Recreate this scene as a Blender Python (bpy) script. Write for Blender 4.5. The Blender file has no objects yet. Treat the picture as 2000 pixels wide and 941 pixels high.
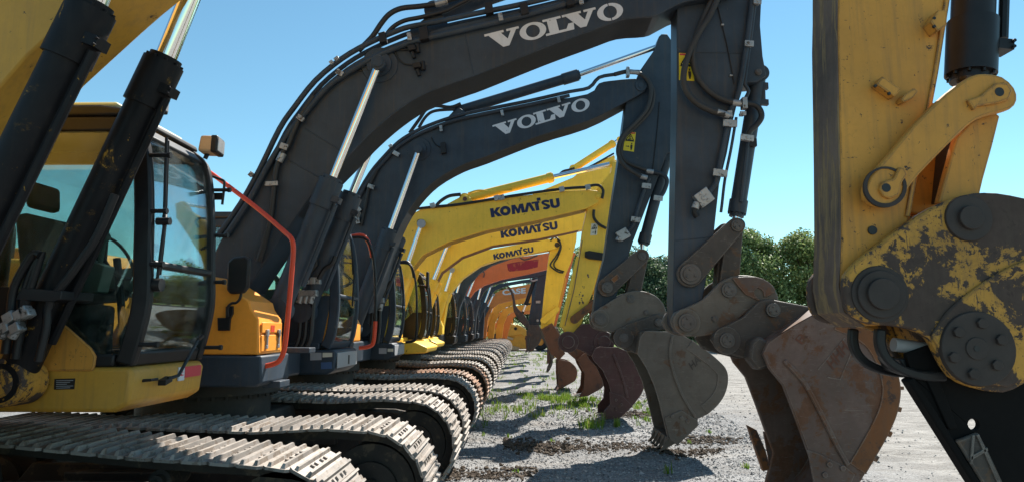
import bpy, bmesh, math, random
import numpy as np
from mathutils import Vector, Matrix
random.seed(7)
SC = bpy.context.scene
COL = SC.collection
# ------------------------------------------------------------------ camera
F = 1300.0; CX, CY = 1000.0, 470.5
CAM = Vector((0, 0, 2.15))
TH = math.atan(169.5/1300); PS = math.atan(0.01538*math.cos(TH))
FW = Vector((-math.sin(PS)*math.cos(TH), math.cos(PS)*math.cos(TH), math.sin(TH)))
RT = Vector((math.cos(PS), math.sin(PS), 0)); UP = RT.cross(FW)
cam = bpy.data.cameras.new('camera'); camo = bpy.data.objects.new('camera', cam); COL.objects.link(camo)
camo.location = CAM; camo.rotation_euler = (math.pi/2+TH, 0, PS)
cam.sensor_width = 36; cam.lens = F/2000*36; cam.clip_start = .05; cam.clip_end = 2000
SC.camera = camo

def P(px, py, Y):
    """where the photograph's point lies on the upright plane of a machine's side at depth Y"""
    d = RT*((px-CX)/F) + UP*(-(py-CY)/F) + FW
    return CAM + d*((Y-CAM.y)/d.y)
def XZ(pts, Y):
    out = []
    for p in pts:
        w = P(p[0], p[1], Y); out.append((w.x, w.z))
    return out
def ground_at(px, py):
    d = RT*((px-CX)/F) + UP*(-(py-CY)/F) + FW
    t = -CAM.z/d.z
    return CAM + d*t
# ------------------------------------------------------------------ mesh builder
class B:
    def __init__(s): s.v = []; s.f = []; s.m = []; s.c = []; s.calls = []
    def cut(s):
        """what follows becomes a separate object"""
        s.c.append((len(s.v), len(s.f))); return s
    def add(s, vs, fs, mi=0):
        o = len(s.v); s.v += [tuple(v) for v in vs]; s.calls.append((o, len(s.f)))
        for f in fs: s.f.append([i+o for i in f]); s.m.append(mi)
        return s
    def prism(s, xz, y0, y1, mi=0):
        n = len(xz)
        vs = [(x, y0, z) for x, z in xz] + [(x, y1, z) for x, z in xz]
        fs = [list(range(n)), list(range(2*n-1, n-1, -1))] + [[i, n+i, n+(i+1) % n, (i+1) % n] for i in range(n)]
        return s.add(vs, fs, mi)
    def xprism(s, yz, x0, x1, mi=0):
        n = len(yz)
        vs = [(x0, y, z) for y, z in yz] + [(x1, y, z) for y, z in yz]
        fs = [list(range(n)), list(range(2*n-1, n-1, -1))] + [[i, n+i, n+(i+1) % n, (i+1) % n] for i in range(n)]
        return s.add(vs, fs, mi)
    def ring(s, outer, inner, y0, y1, mi=0):
        n = len(outer)
        vs = [(x, y, z) for y in (y0, y1) for r in (outer, inner) for x, z in r]
        fs = []
        for i in range(n):
            j = (i+1) % n
            fs += [[i, j, n+j, n+i], [2*n+i, 3*n+i, 3*n+j, 2*n+j], [i, 2*n+i, 2*n+j, j], [n+i, n+j, 3*n+j, 3*n+i]]
        return s.add(vs, fs, mi)
    def box(s, x0, x1, y0, y1, z0, z1, mi=0):
        return s.prism([(x0, z0), (x1, z0), (x1, z1), (x0, z1)], y0, y1, mi)
    def obox(s, c, ax, ay, az, mi=0):
        c = Vector(c); ax, ay, az = Vector(ax), Vector(ay), Vector(az)
        vs = [c+ax*i+ay*j+az*k for i in (-1, 1) for j in (-1, 1) for k in (-1, 1)]
        return s.add(vs, [[0,1,3,2],[4,6,7,5],[0,4,5,1],[2,3,7,6],[0,2,6,4],[1,5,7,3]], mi)
    def cyl(s, a, b, r, r2=None, n=20, mi=0):
        a, b = Vector(a), Vector(b); r2 = r if r2 is None else r2
        d = (b-a).normalized(); u = d.orthogonal().normalized(); w = d.cross(u)
        vs = []
        for c, rr in ((a, r), (b, r2)):
            for i in range(n):
                t = 2*math.pi*i/n; vs.append(c+(u*math.cos(t)+w*math.sin(t))*rr)
        fs = [[i, (i+1) % n, n+(i+1) % n, n+i] for i in range(n)] + [list(range(n-1, -1, -1)), list(range(n, 2*n))]
        return s.add(vs, fs, mi)
    def ycyl(s, px, py, Y, rpx, dep, n=20, mi=0):
        """pin or disc whose face stands dep proud (towards -Y) of plane Y"""
        c = P(px, py, Y); r = rpx*Y/F
        return s.cyl((c.x, Y+.01, c.z), (c.x, Y-dep, c.z), r, r*.97, n, mi)
    def tube(s, pts, r, n=8, mi=0, smooth=4):
        pts = [Vector(p) for p in pts]
        if smooth and len(pts) > 2:
            q = []
            for i in range(len(pts)-1):
                p0 = pts[max(i-1, 0)]; p1 = pts[i]; p2 = pts[i+1]; p3 = pts[min(i+2, len(pts)-1)]
                for k in range(smooth):
                    t = k/smooth
                    q.append(.5*((2*p1)+(p2-p0)*t+(2*p0-5*p1+4*p2-p3)*t*t+(3*p1-p0-3*p2+p3)*t**3))
            q.append(pts[-1]); pts = q
        vs = []; u = None
        for i, p in enumerate(pts):
            d = (pts[min(i+1, len(pts)-1)]-pts[max(i-1, 0)]).normalized()
            if u is None: u = d.orthogonal().normalized()
            u = (u-d*u.dot(d)).normalized(); w = d.cross(u)
            for k in range(n):
                t = 2*math.pi*k/n; vs.append(p+(u*math.cos(t)+w*math.sin(t))*r)
        m = len(pts)
        fs = [[i*n+k, i*n+(k+1) % n, (i+1)*n+(k+1) % n, (i+1)*n+k] for i in range(m-1) for k in range(n)]
        fs += [list(range(n-1, -1, -1)), list(range((m-1)*n, m*n))]
        return s.add(vs, fs, mi)
    def ball(s, c, r, mi=0, seg=10):
        c = Vector(c); vs = []; fs = []; h = seg//2
        for i in range(h+1):
            a = math.pi*i/h
            for k in range(seg):
                t = 2*math.pi*k/seg; vs.append(c+Vector((r*math.sin(a)*math.cos(t), r*math.sin(a)*math.sin(t), r*math.cos(a))))
        for i in range(h):
            for k in range(seg): fs.append([i*seg+k, i*seg+(k+1) % seg, (i+1)*seg+(k+1) % seg, (i+1)*seg+k])
        return s.add(vs, fs, mi)

ROOT = {}
def mesh_of(name, b, mats, off, ang=38, clean=True):
    me = bpy.data.meshes.new(name)
    me.from_pydata([(v[0]-off[0], v[1]-off[1], v[2]-off[2]) for v in b.v], [], b.f)
    mats = mats if isinstance(mats, (list, tuple)) else [mats]
    for m in mats: me.materials.append(m)
    if len(mats) > 1: me.polygons.foreach_set('material_index', b.m)
    if clean:
        bm = bmesh.new(); bm.from_mesh(me); bmesh.ops.recalc_face_normals(bm, faces=bm.faces); bm.to_mesh(me); bm.free()
    me.shade_smooth(); me.set_sharp_from_angle(angle=math.radians(ang))
    return me
def bevel(o, w, seg=2):
    if w:
        m = o.modifiers.new('bevel', 'BEVEL'); m.width = w; m.segments = seg; m.limit_method = 'ANGLE'; m.angle_limit = math.radians(40)
        m.harden_normals = False
    return o
def obj(name, b, mats, parent=None, bev=0, ang=38, label=None):
    off = ROOT.get(parent.name if parent else None, Vector((0, 0, 0)))
    if name in ('hose', 'cylinder_ear', 'handrail', 'cylinder_line', 'valve_block', 'boom_pipe', 'stick_pipe', 'step', 'hose_end', 'sensor_wire', 'hydraulic_line', 'pressure_sensor') and not b.c: b.c = b.calls[1:]
    if b.c:
        ends = b.c+[(len(b.v), len(b.f))]; v0 = f0 = 0; o = None
        for v1, f1 in ends:
            if f1 > f0:
                q = B(); q.v = b.v[v0:v1]; q.f = [[i-v0 for i in f] for f in b.f[f0:f1]]; q.m = b.m[f0:f1]
                o = obj(name, q, mats, parent, bev, ang, label)
            v0, f0 = v1, f1
        return o
    o = bpy.data.objects.new(name, mesh_of(name, b, mats, off, ang)); COL.objects.link(o)
    if parent: o.parent = parent; ROOT[o.name] = off
    if label: o['label'] = label
    return bevel(o, bev)
def thing(name, label, cat, loc, group=None):
    o = bpy.data.objects.new(name, None); COL.objects.link(o); o.location = loc
    o['label'] = label; o['category'] = cat
    if group: o['group'] = group
    o.empty_display_size = .3
    ROOT[o.name] = Vector(loc); return o
def tag(o, label, cat, group=None, kind=None):
    if label: o['label'] = label
    if cat: o['category'] = cat
    if group: o['group'] = group
    if kind: o['kind'] = kind
    return o
def strip(pts, w):
    """a band of width w along a polyline, laid to its left"""
    n = len(pts); off = []
    for i in range(n):
        a = pts[max(i-1, 0)]; b = pts[min(i+1, n-1)]
        dx, dz = b[0]-a[0], b[1]-a[1]; l = math.hypot(dx, dz) or 1
        off.append((pts[i][0]-dz/l*w, pts[i][1]+dx/l*w))
    return list(pts)+off[::-1]
def capsule(a, b, ra, rb, n=10):
    """outline of a link plate with round ends"""
    ax, az = a; bx, bz = b; t = math.atan2(bz-az, bx-ax); o = []
    for i in range(n+1):
        k = t+math.pi/2+math.pi*i/n; o.append((ax+ra*math.cos(k), az+ra*math.sin(k)))
    for i in range(n+1):
        k = t-math.pi/2+math.pi*i/n; o.append((bx+rb*math.cos(k), bz+rb*math.sin(k)))
    return o
def smooth_poly(pts, k=3):
    """Catmull-Rom through an open polyline of tuples"""
    q = []; n = len(pts)
    for i in range(n-1):
        p = [np.array(pts[j]) for j in (max(i-1, 0), i, i+1, min(i+2, n-1))]
        for s in range(k):
            t = s/k
            q.append(tuple(.5*((2*p[1])+(p[2]-p[0])*t+(2*p[0]-5*p[1]+4*p[2]-p[3])*t*t+(3*p[1]-p[0]-3*p[2]+p[3])*t**3)))
    q.append(tuple(pts[-1])); return q
# ------------------------------------------------------------------ materials
class N:
    def __init__(s, name):
        s.mat = bpy.data.materials.new(name); s.mat.use_nodes = True
        s.t = s.mat.node_tree; s.t.nodes.clear(); s.out = s.t.nodes.new('ShaderNodeOutputMaterial')
    def n(s, typ, **kw):
        o = s.t.nodes.new('ShaderNode'+typ)
        for k, v in kw.items():
            if hasattr(o, k) and not k[0].isupper(): setattr(o, k, v)
        return o
    def l(s, a, b): s.t.links.new(a, b)
    def noise(s, vec, scale, detail=6, rough=.6, dist=0):
        o = s.n('TexNoise'); o.inputs['Scale'].default_value = scale; o.inputs['Detail'].default_value = detail
        o.inputs['Roughness'].default_value = rough; o.inputs['Distortion'].default_value = dist
        s.l(vec, o.inputs['Vector']); return o.outputs['Fac']
    def ramp(s, fac, a, b, ca=(0,0,0,1), cb=(1,1,1,1)):
        o = s.n('ValToRGB'); e = o.color_ramp.elements; e[0].position = a; e[1].position = b; e[0].color = ca; e[1].color = cb
        s.l(fac, o.inputs[0]); return o.outputs[0]
    def mix(s, fac, a, b, mode='MIX'):
        o = s.n('Mix'); o.data_type = 'RGBA'; o.blend_type = mode
        for v, i in ((fac, 0), (a, 6), (b, 7)):
            if isinstance(v, (int, float)): o.inputs[i].default_value = v
            elif isinstance(v, (tuple, list)): o.inputs[i].default_value = (*v[:3], 1)
            else: s.l(v, o.inputs[i])
        return o.outputs[2]
    def math(s, op, a, b=0.0):
        o = s.n('Math'); o.operation = op
        for v, i in ((a, 0), (b, 1)):
            if isinstance(v, (int, float)): o.inputs[i].default_value = v
            else: s.l(v, o.inputs[i])
        return o.outputs[0]
    def coord(s, scale=None):
        c = s.n('TexCoord').outputs['Object']
        if scale:
            m = s.n('Mapping'); m.inputs['Scale'].default_value = scale; s.l(c, m.inputs[0]); c = m.outputs[0]
        return c
    def pri(s, col, rough=.5, metal=0., bumpfac=None, bump=.2, bdist=.01, spec=.5, coat=0):
        p = s.n('BsdfPrincipled')
        for v, k in ((col, 'Base Color'), (rough, 'Roughness'), (metal, 'Metallic'), (spec, 'Specular IOR Level')):
            if isinstance(v, (int, float)): p.inputs[k].default_value = v
            elif isinstance(v, (tuple, list)): p.inputs[k].default_value = (*v[:3], 1)
            else: s.l(v, p.inputs[k])
        p.inputs['Coat Weight'].default_value = coat
        if bumpfac is not None:
            b = s.n('Bump'); b.inputs['Strength'].default_value = bump; b.inputs['Distance'].default_value = bdist
            s.l(bumpfac, b.inputs['Height']); s.l(b.outputs[0], p.inputs['Normal'])
        s.l(p.outputs[0], s.out.inputs[0]); s.p = p
        return s.mat
def c3(c, k): return tuple(min(1, x*k) for x in c)
def paint(name, col, rough=.42, var=.16, wear=None, amt=0., wscale=3., dust=.0, metal=0, bump=.0, bscale=25, streak=0, scratch=0, wrough=.75, spec=.3, stretch=None, dcol=(.34,.30,.25), island=0, scrape=0, edge=0, chips=None, edgecol=None):
    """painted steel: faded patches, chipped or worn areas, fine scratches, settled dust"""
    k = N(name); c = k.coord()
    big = k.noise(c, 1.7, 7, .62)
    colr = k.mix(k.ramp(big, .3, .72), c3(col, 1-var), c3(col, 1+var*.8))
    fine = k.noise(c, 28, 5, .65)
    colr = k.mix(k.math('MULTIPLY', k.ramp(fine, .45, .8), .22), colr, c3(col, .6))
    rg = k.math('ADD', k.math('MULTIPLY', big, .25), rough-.12)
    if wear:
        w1 = k.noise(k.coord(stretch) if stretch else c, wscale, 12, .72, .3)
        w = k.ramp(w1, 1-amt-.007, 1-amt+.007)
        halo = k.math('MULTIPLY', k.ramp(w1, 1-amt-.055, 1-amt-.01), .3); colr = k.mix(halo, colr, tuple(.55*a+.45*b for a, b in zip(c3(col, .55), wear)))
        if edge:
            bv = k.n('Bevel'); bv.samples = 6; bv.inputs['Radius'].default_value = edge; gg = k.n('NewGeometry'); vm = k.n('VectorMath'); vm.operation = 'DOT_PRODUCT'
            k.l(bv.outputs[0], vm.inputs[0]); k.l(gg.outputs['Normal'], vm.inputs[1])
            ed = k.math('MULTIPLY', k.ramp(k.math('SUBTRACT', 1, vm.outputs['Value']), .01, .07), k.ramp(k.noise(c, 6, 8, .7), .36, .52))
            if not edgecol: w = k.math('MAXIMUM', w, ed)
        colr = k.mix(w, colr, k.mix(k.noise(c, 9, 6), c3(wear, .55), c3(wear, 1.35)))
        rg = k.math('MAXIMUM', rg, k.math('MULTIPLY', w, wrough))
    if edge and edgecol: colr = k.mix(k.math('MULTIPLY', ed, .75), colr, edgecol)
    if chips:
        for sc_, am_, st_ in chips:
            cw = k.ramp(k.noise(k.coord(st_) if st_ else c, sc_, 10, .7, .4), 1-am_-.008, 1-am_+.008)
            colr = k.mix(cw, colr, k.mix(k.noise(c, 30, 4), c3(wear, .45), c3(wear, 1.2))); rg = k.math('MAXIMUM', rg, k.math('MULTIPLY', cw, wrough))
    if scratch:
        s1 = k.noise(k.coord((7, 7, 1.1)), 5, 9, .75, .6)
        sw = k.ramp(s1, 1-scratch-.006, 1-scratch+.006)
        colr = k.mix(sw, colr, c3(wear or (.05,.035,.03), .9))
    if scrape:
        s3 = k.noise(k.coord((1.2, 5, 9)), 4, 9, .75, 1.2); colr = k.mix(k.math('MULTIPLY', k.ramp(s3, 1-scrape, 1-scrape+.10), .55), colr, (.26, .235, .21))
        s4 = k.noise(c, 5, 10, .75, .5); colr = k.mix(k.math('MULTIPLY', k.ramp(s4, .56, .72), .4), colr, (.20, .165, .13))
    if island:
        gi = k.n('NewGeometry'); rr_ = k.n('MapRange'); rr_.inputs[3].default_value = 1-island; rr_.inputs[4].default_value = 1+island*.6; k.l(gi.outputs['Random Per Island'], rr_.inputs[0])
        hv = k.n('HueSaturation'); k.l(rr_.outputs[0], hv.inputs['Value']); k.l(colr, hv.inputs['Color']); colr = hv.outputs[0]
    if streak:
        s2 = k.noise(k.coord((9, 9, .5)), 2.2, 6, .6)
        colr = k.mix(k.math('MULTIPLY', k.ramp(s2, .5, .75), streak), colr, (.10, .075, .055))
    if dust:
        g = k.n('NewGeometry'); sx = k.n('SeparateXYZ'); k.l(g.outputs['Normal'], sx.inputs[0])
        up = k.ramp(sx.outputs[2], .25, .9)
        d = k.math('MULTIPLY', k.math('ADD', k.math('MULTIPLY', up, .8), .25), k.ramp(k.noise(c, 4.5, 8, .65), .35, .7))
        colr = k.mix(k.math('MULTIPLY', d, dust), colr, dcol)
        rg = k.math('MAXIMUM', rg, k.math('MULTIPLY', d, .85*min(1, dust*1.5)))
    return k.pri(colr, rg, metal, k.noise(c, bscale, 6, .6) if bump else None, bump, .012, spec)
def plain(name, col, rough=.5, metal=0, var=.1, bump=0, bscale=30, spec=.5):
    k = N(name); c = k.coord()
    f = k.noise(c, 6, 6, .6)
    return k.pri(k.mix(f, c3(col, 1-var*1.5), c3(col, 1+var*1.5)), rough, metal, k.noise(c, bscale, 5) if bump else None, bump, .01, spec)
def glass(name, tint=(.80,.88,.86), refl=.10, dirt=.10, dcol=(.45,.45,.42)):
    k = N(name); c = k.coord()
    tr = k.n('BsdfTransparent'); tr.inputs[0].default_value = (*tint, 1)
    gl = k.n('BsdfGlossy'); gl.inputs['Roughness'].default_value = .02; gl.inputs[0].default_value = (.9,.95,1,1)
    df = k.n('BsdfDiffuse'); df.inputs[0].default_value = (*dcol, 1)
    fr = k.n('Fresnel'); fr.inputs[0].default_value = 1.5
    m1 = k.n('MixShader'); k.l(k.math('ADD', k.math('MULTIPLY', fr.outputs[0], .8), refl*.3), m1.inputs[0]); k.l(tr.outputs[0], m1.inputs[1]); k.l(gl.outputs[0], m1.inputs[2])
    m2 = k.n('MixShader'); d = k.math('MULTIPLY', k.ramp(k.noise(c, 3.5, 8, .7), .42, .75), dirt*2.2)
    k.l(d, m2.inputs[0]); k.l(m1.outputs[0], m2.inputs[1]); k.l(df.outputs[0], m2.inputs[2])
    k.l(m2.outputs[0], k.out.inputs[0]); return k.mat

RUST = (.075, .045, .032)
M = {}
M['ygold'] = paint('worn_gold_paint', (.60,.27,.045), .5, .16, (.06,.042,.035), .33, 7, dust=.12, scratch=.345, streak=.35, bump=.06, spec=.3, edge=.022, chips=((24, .355, None), (9, .345, (1, 1, 2.2))))
M['ygold_clean'] = paint('gold_paint', (.56,.285,.04), .45, .15, (.05,.038,.033), .315, 4, dust=.12, streak=.3, spec=.3, chips=((16, .33, None),))
M['ygold_heavy'] = paint('chipped_gold_paint', (.55,.27,.045), .5, .2, (.075,.050,.040), .485, 3.0, bump=.3, bscale=14, dust=.08, streak=.3, spec=.25, scratch=.40, edge=.03, chips=((11, .43, None), (30, .39, None)))
M['black_worn'] = paint('worn_black_paint', (.010,.010,.012), .45, .3, (.36,.19,.03), .35, 4.6, dust=.05, streak=.1, spec=.13, chips=((13, .335, (1.6, 1.6, .8)),))
M['black'] = paint('black_paint', (.011,.011,.013), .42, .25, dust=.12, spec=.3)
M['bare_left'] = paint('bare_stick_edge', (.15,.105,.082), .7, .5, (.27,.18,.09), .47, 4.0, streak=.8, bump=.15, spec=.2, stretch=(3.5, 3.5, .22))
M['char'] = paint('charcoal_paint', (.031,.047,.068), .48, .38, dust=.14, streak=.35, scratch=.33, wear=(.10,.095,.09), amt=.325, wscale=7, chips=((26, .325, None),), bump=.04, bscale=6, dcol=(.2,.18,.16))
M['char2'] = paint('slate_paint', (.031,.045,.062), .48, .38, dust=.14, streak=.35, scratch=.33, wear=(.10,.095,.09), amt=.325, wscale=7, chips=((26, .325, None),), bump=.04, bscale=6, dcol=(.2,.18,.16))
M['char_under'] = paint('dusty_charcoal_underside', (.085,.068,.05), .62, .3, dust=.3, streak=.6, wear=(.13,.10,.07), amt=.4, wscale=5)
M['orange_y'] = paint('amber_paint', (.90,.34,.04), .42, .08, dust=.12, streak=.1, wear=(.2,.12,.06), amt=.2, wscale=5)
M['komat'] = paint('yellow_paint', (.92,.55,.06), .42, .12, (.16,.07,.03), .325, 5.0, dust=.1, scratch=.31, streak=.14, chips=((12, .325, None),))
M['komat2'] = paint('faded_yellow_paint', (.93,.575,.06), .42, .12, (.17,.075,.03), .32, 4.0, dust=.1, streak=.14, chips=((12, .315, None),))
M['orange'] = paint('orange_paint', (.80,.17,.05), .42, .12, dust=.15, streak=.12)
M['burnt'] = paint('burnt_orange_paint', (.66,.21,.05), .45, .15, (.14,.08,.05), .28, 4, dust=.2, streak=.2)
M['amber_far'] = paint('amber_machine_paint', (.76,.34,.04), .45, .15, (.14,.08,.05), .30, 4, dust=.2, streak=.2)
M['rail'] = paint('orange_rail_paint', (.66,.070,.028), .38, .08, dust=.05)
M['steel_dark'] = paint('dark_bucket_steel', (.060,.050,.045), .55, .35, (.11,.065,.04), .42, 3.2, bump=.22, bscale=12, dust=.2, streak=.35, scrape=.42, edge=.02, edgecol=(.30, .255, .22))
M['steel_dark2'] = paint('grey_bucket_steel', (.128,.108,.090), .55, .3, (.12,.07,.045), .40, 3.0, bump=.2, bscale=11, dust=.25, streak=.35, scrape=.42, edge=.02, edgecol=(.30, .255, .22))
M['bucket_grey'] = paint('scuffed_bucket_steel', (.135,.088,.074), .55, .35, (.135,.062,.034), .47, 2.2, bump=.18, bscale=10, dust=.25, streak=.4, scrape=.42, edge=.02, edgecol=(.30, .255, .22))
M['maroon'] = paint('maroon_bucket_steel', (.075,.030,.030), .55, .3, (.10,.05,.035), .36, 3.2, bump=.2, bscale=12, dust=.18, streak=.3, scrape=.42, edge=.02, edgecol=(.30, .255, .22))
M['rusty'] = paint('rusty_steel', (.19,.075,.026), .68, .35, (.075,.045,.035), .42, 3.0, bump=.25, bscale=14, dust=.15, streak=.4, edge=.02, edgecol=(.30, .255, .22))
M['rust_red'] = paint('red_rust_steel', (.13,.055,.035), .65, .3, (.07,.04,.035), .42, 3.2, bump=.25, bscale=14, dust=.15, edge=.02, edgecol=(.30, .255, .22))
M['blackbucket'] = paint('black_bucket_steel', (.006,.0055,.0055), .75, .3, (.012,.010,.010), .35, 3.2, bump=.2, bscale=12, dust=.03, spec=.12)
M['pinsteel'] = plain('pin_steel', (.11,.10,.095), .5, .55, .25, .25, 25)
M['pindark'] = plain('dark_pin_steel', (.050,.038,.033), .6, .1, .3, .25, 20, .3)
M['track'] = paint('track_shoe_steel', (.30,.265,.235), .62, .3, (.17,.13,.10), .45, 4.5, bump=.4, bscale=16, dust=.6, dcol=(.50,.455,.40), island=.45)
M['track_rust'] = paint('rusty_track_steel', (.32,.17,.10), .65, .3, (.14,.075,.045), .46, 4.5, bump=.3, bscale=16, dust=.4, dcol=(.40,.33,.26), island=.45)
M['under'] = paint('undercarriage_steel', (.035,.031,.028), .68, .35, (.09,.07,.05), .42, 3.5, bump=.3, bscale=12, dust=.35, dcol=(.20,.17,.13))
M['chrome'] = plain('chromed_rod', (.82,.82,.82), .09, 1, .02)
M['rubber'] = plain('black_rubber_hose', (.013,.013,.014), .5, 0, .2)
M['rubber_rib'] = plain('spiral_guard_hose', (.030,.028,.027), .6, 0, .3, .6, 90)
M['clamp'] = paint('zinc_clamp', (.36,.365,.37), .42, .25, (.10,.09,.08), .42, 14, metal=.55)
M['white'] = paint('white_lettering', (.62,.63,.66), .5, .06, (.09,.095,.11), .335, 16, streak=.12)
M['navy'] = paint('navy_lettering', (.020,.030,.085), .5, .1, (.45,.30,.05), .325, 9)
M['crimson'] = paint('crimson_decal', (.36,.022,.035), .5, .25, (.50,.09,.05), .42, 5)
M['sticker'] = plain('yellow_sticker', (.72,.56,.02), .45, 0, .05)
M['pale_sticker'] = plain('pale_sticker', (.62,.60,.50), .5, 0, .06)
M['grey_sticker'] = plain('grey_plate', (.36,.37,.40), .45, .2, .08)
M['blue_sticker'] = plain('blue_plate', (.05,.11,.25), .45, .1, .2)
M['red_sticker'] = plain('red_sticker', (.58,.045,.06), .45, 0, .06)
M['blackink'] = plain('black_ink', (.012,.012,.012), .5, 0, .1)
M['greyplate'] = paint('bright_grey_paint', (.34,.34,.35), .45, .12, dust=.15)
M['glass'] = glass('cab_glass', (.80,.89,.87), .12, .06)
M['glass_side'] = glass('dusty_side_glass', (.72,.82,.79), .10, .07)
M['lens'] = plain('lamp_lens', (.42,.43,.44), .12, .3, .2)
M['tan'] = paint('sunfaded_lamp_housing', (.55,.36,.20), .5, .1, dust=.2)
M['roofgreen'] = plain('pale_roof_panel', (.60,.70,.50), .5, 0, .05)
M['seat'] = plain('dark_seat_fabric', (.035,.030,.028), .85, 0, .2, .3, 60)
M['seat_brown'] = plain('brown_seat_fabric', (.20,.10,.07), .85, 0, .15, .3, 60)
M['console'] = plain('grey_green_console', (.16,.20,.18), .6, 0, .12)
M['cream'] = plain('cream_panel', (.55,.47,.33), .55, 0, .1)
M['tyre'] = plain('tyre_rubber', (.022,.021,.020), .8, 0, .25, .4, 20)
# ------------------------------------------------------------------ undercarriage
XR = -3.8          # swing centre of every machine
def track_path(front=-.87, r=.60, rear=-5.75, zt0=1.255, zt1=1.255, sag=.035, rr=.60, pitch=.095):
    """closed loop of points (x, z) on the outside of the track shoes, front idler first"""
    p = []
    cx, cz = front-r, r+.01
    for i in range(25):
        a = -math.pi/2+math.pi*i/24*.96; p.append((cx+r*math.cos(a), cz+r*math.sin(a)))
    rx, rz = rear+rr, rr+.06
    x0, z0 = p[-1]; x1 = rx; z1 = zt1
    k = [0, .12, .3, .5, .62, .75, .9, 1]; s = [0, .02, -.6, -.1, .25, -.9, -.2, 0]
    for t, q in zip(k[1:], s[1:]):
        p.append((x0+(x1-x0)*t, z0+(z1-z0)*t+(zt0-z0)*math.exp(-((t-.13)/.12)**2)*.5+q*sag))
    for i in range(1, 24):
        a = math.pi/2+math.pi*i/24; p.append((rx+rr*math.cos(a), rz+(zt1-rz if i < 6 else rr)*math.sin(a)))
    p.append((rx, .0)); p.append(((rx+cx)/2, .0))
    p = np.array(p+[p[0]])
    d = np.r_[0, np.cumsum(np.hypot(*np.diff(p, axis=0).T))]
    n = int(d[-1]/pitch/2)*2; t = np.linspace(0, d[-1], n, endpoint=False)
    return [(float(np.interp(a, d, p[:, 0])), float(np.interp(a, d, p[:, 1]))) for a in t]
def track_belt(path, y0, y1, detail=True, seed=0):
    b = B(); n = len(path); rnd = random.Random(seed); ym = (y0+y1)/2; hw = (y1-y0)/2
    for i in range(n):
        a = path[i-1]; c = path[(i+1) % n]; x, z = path[i]
        dx, dz = c[0]-a[0], c[1]-a[1]; l = math.hypot(dx, dz) or 1
        t = Vector((dx/l, 0, dz/l)); nn = Vector((dz/l, 0, -dx/l)); L = l/2
        p = Vector((x, ym, z)); j = rnd.uniform(-.004, .004)
        if i % 2 == 0:
            q = Vector(((x+c[0])/2, ym, (z+c[1])/2))
            h = L*.97; e = .016
            # a shoe: plate with clipped corners
            vs = []
            for dn in (-.045, -.022):
                for u, v in ((-h, -hw+.03), (-h+.03, -hw), (h-.03, -hw), (h, -hw+.03), (h, hw-.03), (h-.03, hw), (-h+.03, hw), (-h, hw-.03)):
                    vs.append(q+t*u+nn*dn+Vector((0, v, 0)))
            b.add(vs, [list(range(7, -1, -1)), list(range(8, 16))]+[[k, (k+1) % 8, 8+(k+1) % 8, 8+k] for k in range(8)])
            if detail:
                for sy in (-.24, -.10, .10, .24):
                    b.obox(q+Vector((0, sy*hw*1.6, 0))+nn*(-.014), t*.017, (0, .017, 0), nn*.009, 0)
        # grouser bar, trapezoid, worn a little unevenly
        hh = .034+j; w0, w1 = .019, .010; e0 = hw-.004+rnd.uniform(-.006, 0); e1 = e0-.03
        vs = []
        for dn, w, e in ((-.03, w0, e0), (hh-.022, w1, e1)):
            for u, v in ((-w, -e), (w, -e), (w, e), (-w, e)): vs.append(p+t*u+nn*dn+Vector((0, v, 0)))
        b.add(vs, [[3,2,1,0],[4,5,6,7],[0,1,5,4],[1,2,6,5],[2,3,7,6],[3,0,4,7]])
    # the chain inside the shoes
    off = []
    for i in range(n):
        a = path[i-1]; c = path[(i+1) % n]; dx, dz = c[0]-a[0], c[1]-a[1]; l = math.hypot(dx, dz) or 1
        off.append((path[i][0]-dz/l*.05, path[i][1]+dx/l*.05, path[i][0]-dz/l*.16, path[i][1]+dx/l*.16))
    for s in (-1, 1):
        o = [(q[0], q[1]) for q in off]; inn = [(q[2], q[3]) for q in off]
        yy = ym+s*.13; b.ring(o, inn, yy-.03, yy+.03, 1)
    return b
CACHE = {}
def put(key, name, make, mats, parent, loc, bev=0, ang=38):
    """one mesh per kind of part, one object per instance"""
    if key not in CACHE: CACHE[key] = mesh_of(name, make(), mats, (XR, 0, 0), ang)
    o = bpy.data.objects.new(name, CACHE[key]); COL.objects.link(o); o.parent = parent; o.location = loc
    return bevel(o, bev)
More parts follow.
